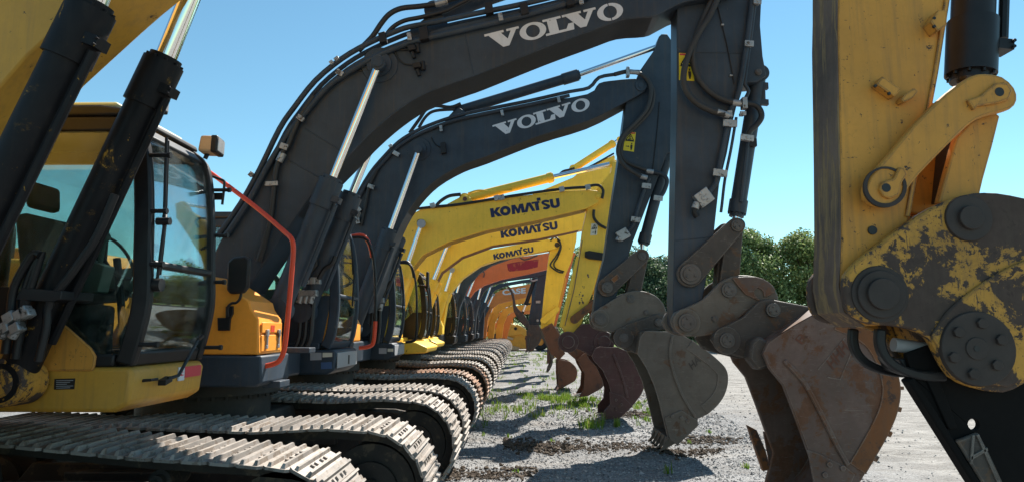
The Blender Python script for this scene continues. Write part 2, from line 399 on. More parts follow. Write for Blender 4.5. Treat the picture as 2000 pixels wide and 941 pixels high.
def undercarriage(root, yo=(-1.25, 1.25), hw=.44, mat='track', near=False, custom=None, dx=0):
    """two tracks, each a belt with frame, idler, sprocket, rollers; carbody and turntable"""
    for s, yc in enumerate(yo):
        path = custom[s] if custom else None
        key = ('track', mat, near, hw, s if custom else 0, root.name if custom else '')
        def mk():
            return track_belt(path or track_path(), -hw, hw, near, 3)
        t = put(key, 'track', mk, [M[mat], M['under']], root, (0, yc, 0))
        pth = path or track_path()
        fx = max(p[0] for p in pth); rx = min(p[0] for p in pth); zt = 1.0
        def fr():
            b = B()
            b.prism([(fx-1.15, .30), (fx-.75, .45), (fx-.75, .75), (fx-1.2, .84), (fx-2.0, .86), (rx+1.0, .86), (rx+.8, .6), (rx+1.0, .30)], -.26, .26)
            b.prism([(fx-1.6, .62), (rx+1.4, .62), (rx+1.4, .80), (fx-1.6, .80)], -.38, .38)
            return b
        put(('frame', near, root.name if custom else '', s if custom else 0), 'track_frame', fr, M['under'], t, (0, 0, 0), .015)
        def wheel(cx, cz, r):
            def f():
                b = B(); b.cyl((cx, -.16, cz), (cx, .16, cz), r, n=32); b.cyl((cx, -.22, cz), (cx, .22, cz), r*.62, n=28)
                b.cyl((cx, -.30, cz), (cx, .30, cz), r*.28, n=16); return b
            return f
        put(('idler', fx), 'idler', wheel(fx-.60, .60, .43), M['under'], t, (0, 0, 0))
        put(('sprocket', rx), 'sprocket', wheel(rx+.60, .64, .44), M['under'], t, (0, 0, 0))
        if near:
            for k in range(7):
                xx = fx-1.25-(fx-rx-2.5)*k/6
                put(('roller', round(xx, 3)), 'roller', wheel(xx, .30, .14), M['under'], t, (0, 0, 0))
            for k in (.32, .68):
                xx = fx+(rx-fx)*k
                put(('carrier', round(xx, 3)), 'carrier_roller', wheel(xx, .95, .09), M['under'], t, (0, 0, 0))
    def car():
        b = B(); b.prism([(XR-.9, .55), (XR+.9, .55), (XR+.75, 1.15), (XR-.75, 1.15)], -.95, .95); return b
    put(('carbody',), 'carbody', car, M['under'], root, (dx, 0, 0), .03)
    def tt():
        b = B(); b.cyl((XR, 0, 1.14), (XR, 0, 1.40), .74, n=40); b.cyl((XR, 0, 1.40), (XR, 0, 1.56), .84, n=40)
        for k in range(36):
            a = k*math.pi/18; b.cyl((XR+.80*math.cos(a), .80*math.sin(a), 1.36), (XR+.80*math.cos(a), .80*math.sin(a), 1.405), .022, n=6)
        return b
    put(('turntable',), 'turntable', tt, M['under'], root, (dx, 0, 0))
# ------------------------------------------------------------------ upper body
def house(root, top, base, style=0, box=True, dx=0):
    """deck, engine house, counterweight and the storage boxes beside the boom (built about Yc = 0)"""
    def deck():
        b = B(); b.prism([(-6.7, 1.58), (-2.85, 1.56), (-2.85, 1.92), (-6.7, 1.92)], -1.33, .55)
        b.prism([(-6.7, 1.585), (-4.5, 1.585), (-4.5, 1.915), (-6.7, 1.915)], .553, 1.40); return b
    put(('deck', base), 'deck', deck, M[base], root, (dx, 0, 0), .03)
    def eng():
        b = B(); b.prism([(-6.3, 1.923), (-4.62, 1.923), (-4.62, 2.75), (-4.8, 2.86), (-6.3, 2.86)], -1.38, 1.38)
        b.prism([(-6.1, 2.863), (-5.0, 2.863), (-5.1, 3.05), (-6.0, 3.05)], -.75, .75); return b
    e = put(('engine', top), 'engine_house', eng, M[top], root, (dx, 0, 0), .05)
    def exh():
        b = B(); b.tube([(-5.6, -1.0, 2.87), (-5.6, -1.0, 3.2), (-5.66, -1.0, 3.3)], .07, 12); return b
    put(('exhaust',), 'exhaust_pipe', exh, M['black'], root, (dx, 0, 0))
    def cw():
        b = B(); pts = [(-6.303, -1.42), (-6.303, 1.42), (-6.9, 1.38), (-7.35, 1.1), (-7.5, .5), (-7.5, -.5), (-7.35, -1.1), (-6.9, -1.38)]
        n = len(pts); vs = [(x, y, z) for z in (1.62, 2.80) for x, y in pts]
        b.add(vs, [list(range(n)), list(range(2*n-1, n-1, -1))]+[[i, (i+1) % n, n+(i+1) % n, n+i] for i in range(n)]); return b
    put(('weight', base, style), 'counterweight', cw, M[base if style != 2 else top], root, (dx, 0, 0), .08)
    def foot():
        b = B()
        for s in (-1, 1):
            b.prism([(-4.5, 1.923), (-3.0, 1.923), (-3.2, 2.25), (-3.9, 2.72), (-4.4, 2.72)], s*.47-.03, s*.47+.03)
        b.cyl((-4.05, -.56, 2.42), (-4.05, .56, 2.42), .10, n=20); return b
    put(('foot', base), 'boom_bracket', foot, M[base], root, (dx, 0, 0), .012)
    if box:
        def sb():
            b = B(); b.prism([(-4.60, 1.923), (-2.75, 1.923), (-2.75, 2.2), (-2.86, 2.42), (-3.2, 2.58), (-4.60, 2.58)], -1.34, -.75); return b
        put(('sidebox', top), 'storage_box', sb, M[top], root, (dx, 0, 0), .03)
def seat_in(parent, x, y, z, mat='seat'):
    b = B(); b.prism([(x-.28, z+.42), (x+.26, z+.45), (x+.28, z+.56), (x-.26, z+.54)], y-.27, y+.27)
    b.prism([(x-.30, z+.5), (x-.16, z+.52), (x-.30, z+1.15), (x-.42, z+1.13)], y-.26, y+.26)
    b.prism([(x-.42, z+1.2), (x-.31, z+1.2), (x-.33, z+1.42), (x-.44, z+1.42)], y-.15, y+.15)
    b.box(x-.2, x+.2, y-.2, y+.2, z, z+.42)
    o = obj('seat', b, [M[mat]], parent, .04)
    c = B()
    for s in (-1, 1):
        c.prism([(x-.2, z+.5), (x+.42, z+.5), (x+.46, z+.70), (x+.30, z+.76), (x-.2, z+.70)], y+s*.36-.07, y+s*.36+.07)
        c.tube([(x+.38, y+s*.36, z+.72), (x+.40, y+s*.36, z+.90)], .02, 8); c.ball((x+.40, y+s*.36, z+.93), .045)
    obj('console', c, M['console'], parent, .02)
    return o
def cab(root, xf, yn, yf, zb, zt, L, frame, skirt, skirt_z, prof=None, side_low=None, panel=None, glass_m='glass', roof=None, interior=True, lowfrac=.40, side_panel_poly=None, seat_at=.60):
    """operator's cab. yn = side beside the boom (towards the camera), yf = door side. prof = front edge as (dx, z fraction)"""
    prof = prof or [(-.10, 0), (-.03, .10), (.01, .3), (0, .5), (-.05, .78), (-.14, .95), (-.24, 1.0)]
    Z = lambda f: zb+(zt-zb)*f
    fp = smooth_poly([(xf+d, Z(f)) for d, f in prof], 3)
    def xat(z):
        zs = [p[1] for p in fp]; return float(np.interp(z, zs, [p[0] for p in fp]))
    xb = xf-L
    c = B()
    for y0, y1 in ((yn, yn+.075), (yf-.075, yf)):
        c.prism(strip(fp, .13), y0, y1)                                        # front pillar
        c.prism([(xb, zb), (xb+.11, zb), (xb+.15, zt-.02), (xb+.04, zt-.02)], y0, y1)  # rear pillar
        x0 = xb+.112; x1 = xat(zb)-.135
        c.prism([(x0, zb), (x1, zb), (x1+.01, zb+.09), (x0, zb+.09)], y0+.002, y1-.002)
        c.prism([(xb+.155, zt-.13), (xat(zt-.13)-.13, zt-.13), (xat(zt)-.06, zt-.015), (xb+.155, zt-.015)], y0+.002, y1-.002)
    # door pillar on the far side, sill below the glass
    c.prism([(xf-L*.52, zb+.09), (xf-L*.52+.08, zb+.09), (xf-L*.52+.08, zt-.13), (xf-L*.52, zt-.13)], yf-.07, yf-.005)
    ya, yb2 = yn+.077, yf-.077
    for f0, f1, ins in ((.0, .055, .02), (lowfrac-.012, lowfrac+.016, -.004), (.93, .985, .015)):
        seg = [(xat(Z(f0))-ins, Z(f0)), (xat(Z(f1))-ins, Z(f1))]
        c.prism(strip(seg, .07), ya, yb2)
    c.box(xb+.02, xb+.10, ya, yb2, zb, zb+.85); c.box(xb+.04, xb+.13, ya, yb2, zt-.15, zt-.02)
    o = obj('cab', c, M[frame], root, .016)
    r = B(); r.prism([(xb-.02, zt-.012), (xat(zt)+.03, zt-.012), (xat(zt)+.01, zt+.045), (xat(zt)-.2, zt+.075), (xb+.1, zt+.075), (xb-.02, zt+.04)], yn-.01, yf+.01)
    obj('roof', r, M[roof or frame], o, .02)
    fl = B(); fl.box(xb+.1, xat(zb)-.13, ya, yb2, zb-.02, zb+.05); obj('floor_pan', fl, M['black'], o)
    # glass
    g = B(); gx0, gx1 = xb+.10, lambda z: xat(z)-.10
    low = side_low or [(gx0, Z(.22)), (xf-.62, Z(.24)), (xf-.34, Z(.395)), (gx1(Z(.40)), Z(.405))]
    top = [(gx1(Z(f)), Z(f)) for f in ((.3, .55, .8, .95) if side_low else (.5, .65, .8, .95))]
    g.prism(low+top+[(gx0, Z(.95))], yn+.034, yn+.04)
    obj('side_window', g, M['glass_side'], o)
    g = B(); g.prism([(gx0, Z(.30)), (xf-L*.52+.02, Z(.30)), (xf-L*.52+.02, Z(.95)), (gx0, Z(.95))], yf-.04, yf-.034)
    g.prism([(xf-L*.52+.06, Z(.06)), (gx1(Z(.06)), Z(.06)), (gx1(Z(.3)), Z(.3))]+top[1:]+[(xf-L*.52+.06, Z(.95))], yf-.04, yf-.034)
    obj('door_window', g, M[glass_m], o)
    d = B(); d.prism([(gx0, zb+.09), (xf-L*.52, zb+.09), (xf-L*.52, Z(.30)), (gx0, Z(.30))], yf-.06, yf-.02); obj('door_panel', d, M[panel or frame], o, .01)
    for nm, f0, f1 in (('windshield', lowfrac+.01, .945), ('lower_windshield', .05, lowfrac-.005)):
        g = B(); pts = [(xat(Z(f0+(f1-f0)*k/8))-.03, Z(f0+(f1-f0)*k/8)) for k in range(9)]
        g.prism(strip(pts, .007), yn+.06, yf-.06); obj(nm, g, M[glass_m], o)
    g = B(); g.box(xb+.07, xb+.076, ya, yb2, zb+.84, zt-.14); obj('rear_window', g, M[glass_m], o)
    # solid panel under the slanted side glass
    pl = B()
    if side_panel_poly: pl.prism(side_panel_poly, yn-.006, yn+.03)
    else: pl.prism([(xb+.105, zb+.085)] + [(x, z) for x, z in low] + [(gx1(zb+.085)-.04, zb+.085)], yn+.012, yn+.03)
    obj('side_panel', pl, M[panel or frame], o, .006)
    if interior:
        seat_in(o, xf-L*seat_at, (yn+yf)/2+.02, zb+.05)
        s = B(); cx, cy, cz = xf-.52, (yn+yf)/2, zb+.85
        ring = [(cx-.09*math.cos(a), cy+.19*math.sin(a), cz+.17*math.cos(a)) for a in np.linspace(0, 2*math.pi, 25)]
        s.tube(ring, .014, 6, smooth=0); s.tube([(cx+.12, cy, zb+.05), (cx+.06, cy, zb+.5), (cx, cy, cz)], .03, 8)
        obj('steering_wheel', s, M['black'], o)
    sk = B(); z0, z1 = skirt_z
    sk.prism([(xb, z0), (xf-.12, z0), (xf-.02, z0+.06), (xf+.0, z1-.05), (xf-.03, z1), (xb, z1)], yn-.004, yf+.004)
    obj('cab_base', sk, M[skirt], root, .03)
    return o
def hydraulic(root, name, a, g, l, Y, rr, rb, mat, collar=.9, n=28, bracket=True):
    """cylinder: rod from pin a to gland g, barrel from g to foot l (all (x, z)), axis plane Y"""
    A, G, Lq = [Vector((p[0], Y, p[1])) for p in (a, g, l)]
    u = (G-Lq).normalized(); side = Vector((0, -1, 0)); w = u.cross(side)
    b = B()
    b.cyl(Lq, G-u*.05, rb, n=n); b.cyl(G-u*.42*collar, G-u*.045, rb*1.17, n=n); b.cyl(G-u*.05, G, rb*.93, n=n)
    for k in range(10):
        t = 2*math.pi*k/10; c = G-u*.045+(side*math.cos(t)+w*math.sin(t))*rb*1.03
        b.cyl(c, c+u*.02, rb*.09, n=6)
    b.cyl(Lq-Vector((0, rb*1.05, 0)), Lq+Vector((0, rb*1.05, 0)), rb*1.1, n=n)
    o = obj(name, b, M[mat], root, 0)
    r = B(); r.cyl(G-u*.03, A, rr, n=n); obj('rod', r, M['chrome'], o)
    e = B(); e.cyl(A-Vector((0, rb*.75, 0)), A+Vector((0, rb*.75, 0)), rr*1.55, n=n); obj('rod_eye', e, M[mat], o, .008)
    if bracket:
        h = B(); s0 = (w if w.x > 0 else -w)
        q = s0*(rb*1.35)+side*rb*.35
        h.tube([G-u*.30+q, G-u*.9+q, Lq+u*.35+q], rb*.24, 8, smooth=0)
        h.obox(G-u*.24+s0*rb*1.25+side*rb*.3, u*.035, s0*rb*.38, side*rb*.5)
        for k in (-1, 1): h.cyl(G-u*(.24+k*.02)+s0*rb*1.55+side*rb*.7, G-u*(.24+k*.02)+s0*rb*1.55+side*rb*.95, rb*.09, n=6)
        obj('cylinder_line', h, M[mat], o)
    return o
def bucket(root, side, shell, Yn, Yf, mats, lip=None, tip=None, nt=5, band=None, ears=None, ear_y=None, bandmat='rusty', t=.05, name='bucket', cheek=None, heel=True):
    """side = outline (x, z); shell = the run of that outline the curved floor follows; lip/tip = where the teeth root and end"""
    b = B()
    b.prism(side, Yn, Yn+t); b.prism(side, Yf-t, Yf)
    sh = smooth_poly(shell, 4)
    cxx = sum(p[0] for p in side)/len(side); czz = sum(p[1] for p in side)/len(side)
    st = strip(sh, .035)
    m = len(sh)//2
    if math.hypot(st[len(st)-1-m][0]-cxx, st[len(st)-1-m][1]-czz) > math.hypot(sh[m][0]-cxx, sh[m][1]-czz): st = strip(sh, -.035)
    b.prism(st, Yn+t+.001, Yf-t-.001)
    o = obj(name, b, M[mats], root, .012, 30)
    if band:
        sg = -1 if st != strip(sh, .035) else 1
        bb = B(); hb = B(); bp = smooth_poly(shell[band[0]:band[1]], 4)
        bb.prism(strip(bp, sg*band[2]), Yn-.014, Yn-.001)
        n = len(bp)
        for k in range(2, n-3, 5) if heel else ():
            seg = strip([bp[k], bp[k+1]], -sg*.036); hb.prism(seg, Yn-.012, Yn+.16).cut()
            hb.prism(seg, Yf-.16, Yf+.012).cut()
        obj('wear_band', bb, M[bandmat], o, .006); obj('heel_block', hb, M[bandmat], o, .006)
    if lip:
        (ax, az), (bx, bz) = lip; tx, tz = tip
        wdt = Yf-Yn
        for k in range(nt):
            yc = Yn+wdt*(k+.5)/nt; hw = wdt/nt*.43
            if k == 0: yc = Yn+hw
            if k == nt-1: yc = Yf-hw
            tb = B(); mx, mz = (ax+tx)/2, (az+tz)/2; nx, nz = (bx+tx)/2, (bz+tz)/2
            vs = [(ax, yc-hw, az), (bx, yc-hw, bz), (bx, yc+hw, bz), (ax, yc+hw, az), (tx-.015, yc-hw*.55, tz), (tx+.02, yc-hw*.55, tz), (tx+.02, yc+hw*.55, tz), (tx-.015, yc+hw*.55, tz)]
            tb.add(vs, [[3,2,1,0],[4,5,6,7],[0,1,5,4],[1,2,6,5],[2,3,7,6],[3,0,4,7]])
            obj('tooth', tb, M[mats], o, .008)
    if ears:
        eb = B(); ey = ear_y or ((Yn+Yf)/2-.22, (Yn+Yf)/2+.22)
        for y in ey: eb.prism(ears, y-.03, y+.03)
        obj('bucket_ear', eb, M[mats], o, .01)
    if cheek:
        cb = B(); cb.prism(cheek[0], Yn-.028, Yn-.002).cut()
        cb.prism(cheek[0], Yf+.002, Yf+.028)
        obj('side_cutter', cb, M[mats], o, .006); cb = B()
        for px, pz in cheek[1]: cb.cyl((px, Yn-.026, pz), (px, Yn-.05, pz), .035, .03, n=10).cut()
        obj('cutter_bolt', cb, M[mats], o, .004)
    return o
# ------------------------------------------------------------------ lettering
def quad_map(A, U, V, Y):
    def f(s, t):
        w = P(A[0]+U[0]*s+V[0]*t, A[1]+U[1]*s+V[1]*t, Y); return (w.x, w.z)
    return f
def arc(cx, cy, rx, ry, a0, a1, n=14):
    return [(cx+rx*math.cos(math.radians(a0+(a1-a0)*i/n)), cy+ry*math.sin(math.radians(a0+(a1-a0)*i/n))) for i in range(n+1)]
def stroke(pts, wx, wy=None):
    """outline of a letter stroke of width wx"""
    n = len(pts); a = []; b = []
    for i in range(n):
        p = pts[max(i-1, 0)]; q = pts[min(i+1, n-1)]; dx, dy = q[0]-p[0], q[1]-p[1]; l = math.hypot(dx, dy) or 1
        a.append((pts[i][0]-dy/l*wx/2, pts[i][1]+dx/l*(wy or wx)/2)); b.append((pts[i][0]+dy/l*wx/2, pts[i][1]-dx/l*(wy or wx)/2))
    return a+b[::-1]
SLAB = {
 'V': [[(0,1),(.56,1),(.56,.87),(.47,.87),(.62,.42),(.76,.87),(.64,.87),(.64,1),(1,1),(1,.87),(.915,.87),(.62,0),(.44,0),(.11,.87),(0,.87)]],
 'L': [[(0,1),(.62,1),(.62,.87),(.46,.87),(.46,.14),(.72,.14),(.82,.42),(1,.42),(.97,0),(0,0),(0,.13),(.14,.13),(.14,.87),(0,.87)]],
 'O': 'ring'}
GEO = {
 'K': [[(0,0),(.36,0),(.36,.42),(.66,0),(1.12,0),(.66,.55),(1.06,1),(.66,1),(.36,.62),(.36,1),(0,1)]],
 'O': 'ring',
 'M': [[(0,0),(.05,1),(.34,1),(.5,.5),(.66,1),(.95,1),(1,0),(.75,0),(.72,.55),(.58,0),(.42,0),(.28,.55),(.25,0)]],
 'A': [[(0,0),(.34,1),(.66,1),(1,0),(.70,0),(.5,.66),(.30,0)]],
 'T': [[(0,1),(.86,1),(.86,.78),(.72,.78),(.72,0),(.34,0),(.34,.78),(0,.78)], [(.62,1.03),(1.02,1.03),(1.02,1.36),(.62,1.36)]],
 'S': [stroke([(.93,.80)]+arc(.5,.74,.33,.155,35,200,10)+arc(.5,.26,.34,.155,70,-160,12), .26, .26)],
 'U': [[(0,1),(.34,1),(.34,.36),(.40,.26),(.5,.23),(.60,.26),(.66,.36),(.66,1),(1,1),(1,.32),(.93,.12),(.75,0),(.5,-.04),(.25,0),(.07,.12),(0,.32)]]}
def word(name, letters, font, A, U, V, Y, mat, parent, hole=(.44, .62)):
    f = quad_map(A, U, V, Y); b = B()
    for ch, s0, s1 in letters:
        g = font[ch]
        if g == 'ring':
            n = 36; c = (s0+s1)/2; w = (s1-s0)/2
            o = [f(c+w*math.cos(2*math.pi*i/n), .5+.53*math.sin(2*math.pi*i/n)) for i in range(n)]
            q = [f(c+w*hole[0]*math.cos(2*math.pi*i/n), .5+.53*hole[1]*math.sin(2*math.pi*i/n)) for i in range(n)]
            b.ring(o, q, Y-.004, Y+.002)
        else:
            for poly in g: b.prism([f(s0+(s1-s0)*x, y) for x, y in poly], Y-.004, Y+.002)
    return obj(name, b, M[mat], parent)
def font_word(name, text, A, U, V, Y, mat, parent, bold=.0, depth=.004):
    cu = bpy.data.curves.new('t', 'FONT'); cu.body = text; cu.offset = bold
    to = bpy.data.objects.new('t', cu); COL.objects.link(to)
    me = bpy.data.meshes.new_from_object(to.evaluated_get(bpy.context.evaluated_depsgraph_get()))
    xs = [v.co.x for v in me.vertices]; ys = [v.co.y for v in me.vertices]
    f = quad_map(A, U, V, Y); b = B(); x0, x1, y0, y1 = min(xs), max(xs), min(ys), max(ys)
    vs = []
    for v in me.vertices:
        x, z = f((v.co.x-x0)/(x1-x0), (v.co.y-y0)/(y1-y0)); vs.append((x, Y-depth, z))
    b.add(vs, [list(p.vertices) for p in me.polygons])
    bpy.data.objects.remove(to); bpy.data.curves.remove(cu); bpy.data.meshes.remove(me)
    return obj(name, b, M[mat], parent)
def plate(name, px, Y, dep, mat, parent, bev=0):
    b = B(); b.prism(XZ(px, Y), Y-dep, Y+.002); return obj(name, b, M[mat], parent, bev)
def warning(parent, q, Y, mat='sticker', header='red_sticker'):
    """hazard sticker: q = its four corners in the photo, top-left first, clockwise"""
    b = B(); b.prism(XZ(q, Y), Y-.003, Y+.002)
    s = obj('warning_label', b, [M[mat]], parent)
    def at(u, v):
        x = (q[0][0]*(1-u)+q[1][0]*u)*(1-v)+(q[3][0]*(1-u)+q[2][0]*u)*v
        y = (q[0][1]*(1-u)+q[1][1]*u)*(1-v)+(q[3][1]*(1-u)+q[2][1]*u)*v
        w = P(x, y, Y); return (w.x, w.z)
    k = B()
    def poly(pts): k.prism([at(u, v) for u, v in pts], Y-.005, Y-.001)
    poly([(.05,.465),(.95,.465),(.95,.49),(.05,.49)])
    for a, c in (((.5,.12),(.88,.44)), ((.88,.44),(.12,.44)), ((.12,.44),(.5,.12))):
        dx, dy = c[0]-a[0], c[1]-a[1]; l = math.hypot(dx, dy); nx, ny = -dy/l*.032, dx/l*.032
        poly([(a[0]+nx, a[1]+ny), (c[0]+nx, c[1]+ny), (c[0]-nx, c[1]-ny), (a[0]-nx, a[1]-ny)])
    poly([(.46,.2),(.56,.24),(.52,.32),(.42,.30)]); poly([(.34,.35),(.6,.33),(.66,.39),(.34,.41)])
    poly([(.62,.66),(.82,.66),(.82,.80),(.76,.94),(.68,.94),(.62,.80)]); poly([(.67,.56),(.77,.56),(.77,.64),(.67,.64)])
    poly([(.2,.74),(.42,.74),(.42,.70),(.52,.76),(.42,.82),(.42,.78),(.2,.78)])
    obj('warning_symbols', k, M['blackink'], s)
    if header:
        h = B(); h.prism([at(.06,.02), at(.94,.02), at(.94,.085), at(.06,.085)], Y-.005, Y-.001); obj('label_header', h, M[header], s)
    return s
def proj2(px, Y):  # single point
    w = P(px[0], px[1], Y); return (w.x, w.z)
def T3(pts, Y): return [P(x, y, Y) for x, y in pts]
def T3y(pts): return [P(x, y, Y) for x, y, Y in pts]
def doubler(parent, px, Y, r, mat, name='boss'):
    b = B()
    for rr, dep in r: b.ycyl(px[0], px[1], Y, rr, dep, 32)
    return obj(name, b, M[mat], parent, .004)
def pins(parent, lst, Y, mat='pinsteel', name='pin', boltmat=None):
    for (x, y, r, dep) in lst:
        b = B(); b.ycyl(x, y, Y, r, dep, 28); b.ycyl(x, y, Y, r*.72, dep+.012, 24)
        for k in range(3):
            a = k*2.1+.4; b.ycyl(x+r*.42*math.cos(a), y+r*.42*math.sin(a), Y, r*.13, dep+.028, 8)
        obj(name, b, M[mat], parent, .003)
def clampset(parent, lst, Y, dep=.07, mat='clamp'):
    """small metal pipe clamps: (px, py, half length, half width, angle in degrees)"""
    for x, y, hl, hw, ang in lst:
        c = P(x, y, Y); a = math.radians(ang); k = Y/F
        b = B(); b.obox((c.x, Y-dep, c.z), (hl*k*math.cos(a), 0, hl*k*math.sin(a)), (0, .012, 0), (-hw*k*math.sin(a), 0, hw*k*math.cos(a)))
        b.cyl((c.x, Y-dep-.01, c.z), (c.x, Y-dep-.022, c.z), hw*k*.5, n=8)
        b.obox((c.x, Y-dep*.5, c.z), (hl*k*.7*math.cos(a), 0, hl*k*.7*math.sin(a)), (0, dep*.5, 0), (-hw*k*.7*math.sin(a), 0, hw*k*.7*math.cos(a)))
        obj('clamp', b, M[mat], parent, .003)

# =================================================================== worn gold excavator, nearest
def gold_machine():
    YC = 4.28; r = thing('excavator', 'weathered gold excavator nearest the viewer with scuffed black boom cylinders and chipped linkage', 'excavator', (XR, YC, 0), 'excavators parked in a row')
    n_, f_ = 4.0, 4.56
    bot = XZ([(-60, 520), (-10, 420), (25, 352), (80, 270), (135, 205), (165, 170), (225, 115), (280, 65), (320, 30), (357, 0), (420, -60), (520, -140), (800, -300), (1200, -420), (1700, -440), (1790, -470)], f_)
    top = XZ([(1830, -530), (1760, -590), (1200, -640), (800, -620), (400, -480), (100, -280), (-120, 0), (-240, 220), (-290, 400), (-220, 540)], f_)
    b = B(); b.prism(bot+top, n_, f_)
    boom = obj('boom', b, M['ygold_clean'], r, .015)
    w = B(); w.prism(strip(bot[2:11], .0)[:0] or [proj2((145, 196), f_), proj2((225, 118), f_), proj2((226, 119), f_), proj2((146, 197), f_)], n_+.02, f_-.02)
    # stick
    sp = [(1635, -560), (1637, 0), (1636, 60), (1641, 300), (1643, 470), (1640, 560), (1650, 608), (1690, 636), (1740, 634), (1765, 600), (1768, 500), (1775, 425), (1790, 340), (1815, 225), (1830, 145), (1853, 0), (1885, -250), (1870, -560), (1820, -760), (1700, -770)]
    sx = XZ(sp, 4.1)
    b = B(); b.prism(sx, 4.1, 4.46)
    st = obj('stick', b, M['ygold'], r, .008)
    e = B(); e.prism(strip(sx[:8], -.010), 4.098, 4.462); obj('edge_plate', e, M['bare_left'], st, .003)
    # corner weld strip up the right edge and cast blocks on the face
    e = B(); e.prism(XZ([(1843, 0), (1853, 0), (1830, 145), (1815, 225), (1790, 340), (1775, 425), (1766, 423), (1781, 338), (1806, 222), (1821, 143)], 4.1), 4.085, 4.099); obj('weld_edge', e, M['ygold'], st, .003)
    def lug(q, dep):
        bb = B(); bb.prism(XZ(q, 4.1), 4.1-dep, 4.102); return obj('pipe_lug', bb, M['ygold'], st, .006)
    l1 = lug([(1801, 55), (1816, 32), (1834, 34), (1832, 62), (1815, 74)], .09)
    l2 = lug([(1700, 172), (1712, 157), (1748, 182), (1736, 197)], .07)
    l3 = lug([(1748, 202), (1755, 192), (1774, 180), (1781, 186), (1772, 199), (1754, 208)], .07)
    hb = B()
    for x, y, d in ((1710, 168, .07), (1737, 183, .07), (1825, 52, .09), (1825, 36, .09)): hb.ycyl(x, y, 4.1-d, 3.2, .002, 10).cut()
    for x, y in ((1703, 450), (1999, 999)): 
        if x < 1900: hb.ycyl(x, y, 4.1, 9, .012, 14)
    obj('bolt_hole', hb, M['blackink'], st)
    # bucket cylinder
    g = proj2((1895, 160), 4.28); a = proj2((1891, 212), 4.28); l = proj2((1925, -620), 4.28)
    hydraulic(r, 'bucket_cylinder', a, g, l, 4.28, .075, .128, 'black', 1.0)
    # side links (near and far), H link
    lk = smooth_poly([(1690, 372), (1700, 345), (1735, 305), (1790, 240), (1850, 182), (1895, 150), (1925, 144), (1958, 150), (1982, 172), (1987, 196), (1974, 213), (1940, 222), (1905, 235), (1870, 265), (1830, 305), (1795, 342), (1775, 368), (1760, 390), (1735, 403), (1708, 400), (1692, 386)], 2)
    lx = XZ(lk, 3.98)
    for y0, y1 in ((3.98, 4.05), (4.51, 4.58)):
        b = B(); b.prism(lx, y0, y1); o = obj('side_link', b, M['ygold'], r, .012)
        if y0 < 4:
            pb = B()
            pb.prism(XZ([(1742, 350), (1752, 328), (1762, 330), (1768, 343), (1757, 360), (1752, 383), (1735, 390), (1722, 385), (1714, 372), (1720, 357)], 3.98), 3.955, 3.985).cut()
            pb.prism(XZ([(1885, 198), (1910, 190), (1940, 165), (1962, 165), (1972, 180), (1965, 197), (1945, 204), (1905, 210), (1898, 218)], 3.98), 3.955, 3.985)
            obj('pin_keeper', pb, M['ygold'], o, .008)
            hb = B(); hb.ycyl(1731, 367, 3.955, 9, .002, 18).cut(); hb.ycyl(1952, 180, 3.955, 9.5, .002, 18); obj('keeper_hole', hb, M['blackink'], o)
            kb = B(); kb.ring([proj2((1728+42*math.cos(t), 366+40*math.sin(t)), 3.98) for t in np.linspace(0, 2*math.pi, 33)[:-1]], [proj2((1728+35*math.cos(t), 364+34*math.sin(t)), 3.98) for t in np.linspace(0, 2*math.pi, 33)[:-1]], 3.972, 3.99)
            obj('wear_ring', kb, M['pindark'], o)
    hl = XZ([(1872, 268), (1905, 232), (1945, 215), (1958, 225), (1943, 285), (1925, 350), (1917, 385), (1860, 400), (1838, 395), (1855, 330)], 4.06)
    for y0, y1 in ((4.08, 4.14), (4.42, 4.48)):
        b = B(); b.prism(hl, y0, y1); obj('h_link', b, M['ygold'], r, .01)
    b = B(); b.prism(XZ([(1880, 275), (1905, 245), (1935, 240), (1915, 330), (1900, 380), (1870, 385)], 4.14), 4.141, 4.419); obj('h_link', b, M['pindark'], r, .01)
    # coupler
    cp = smooth_poly([(1650, 560), (1653, 535), (1680, 505), (1725, 470), (1770, 437), (1820, 405), (1880, 382), (1925, 376), (1975, 381), (2040, 400), (2110, 450), (2140, 540), (2120, 650), (2060, 720), (2000, 750), (1962, 766), (1905, 757), (1860, 735), (1833, 693), (1815, 660), (1780, 642), (1740, 635), (1700, 631), (1668, 618), (1653, 590), (1650, 562)], 2)[:-1]
    cx = XZ(cp, 4.0)
    b = B(); b.prism(cx, 4.0, 4.07); b.prism(cx, 4.49, 4.56)
    b.prism(XZ([(1840, 420), (1930, 395), (2030, 420), (2090, 520), (2060, 650), (1960, 735), (1880, 720), (1840, 660), (1800, 560)], 4.0), 4.071, 4.489)
    co = obj('quick_coupler', b, M['ygold_heavy'], r, .014)
    rb = B()
    sw = smooth_poly([(1815, 655), (1845, 610), (1890, 570), (1950, 530), (2020, 500), (2090, 480)], 4)
    rb.prism(XZ(sw+[(2130, 520), (2120, 650), (2060, 715), (1965, 755), (1905, 748), (1862, 725), (1836, 690)], 4.0), 3.978, 4.001); obj('cast_rib', rb, M['ygold_heavy'], co, .012)
    doubler(co, (1718, 574), 4.0, ((56, .012), (47, .03), (31, .055)), 'pindark')
    doubler(co, (1890, 427), 4.0, ((46, .018), (24, .045)), 'pindark')
    doubler(co, (1908, 680), 3.98, ((72, .02),), 'pindark', 'pin_cap')
    bb = B()
    for k in range(6):
        t = math.radians(40+60*k); bb.ycyl(1908+49*math.cos(t), 680+50*math.sin(t), 3.96, 11, .02, 6).cut()
    bb.ycyl(1908, 680, 3.96, 22, .008, 24); obj('cap_bolt', bb, M['pindark'], co, .003)
    hb = B(); hb.ycyl(1908, 680, 3.952, 6, .003, 12); obj('grease_port', hb, M['blackink'], co)
    # hook and locking rod of the coupler
    hk = B()
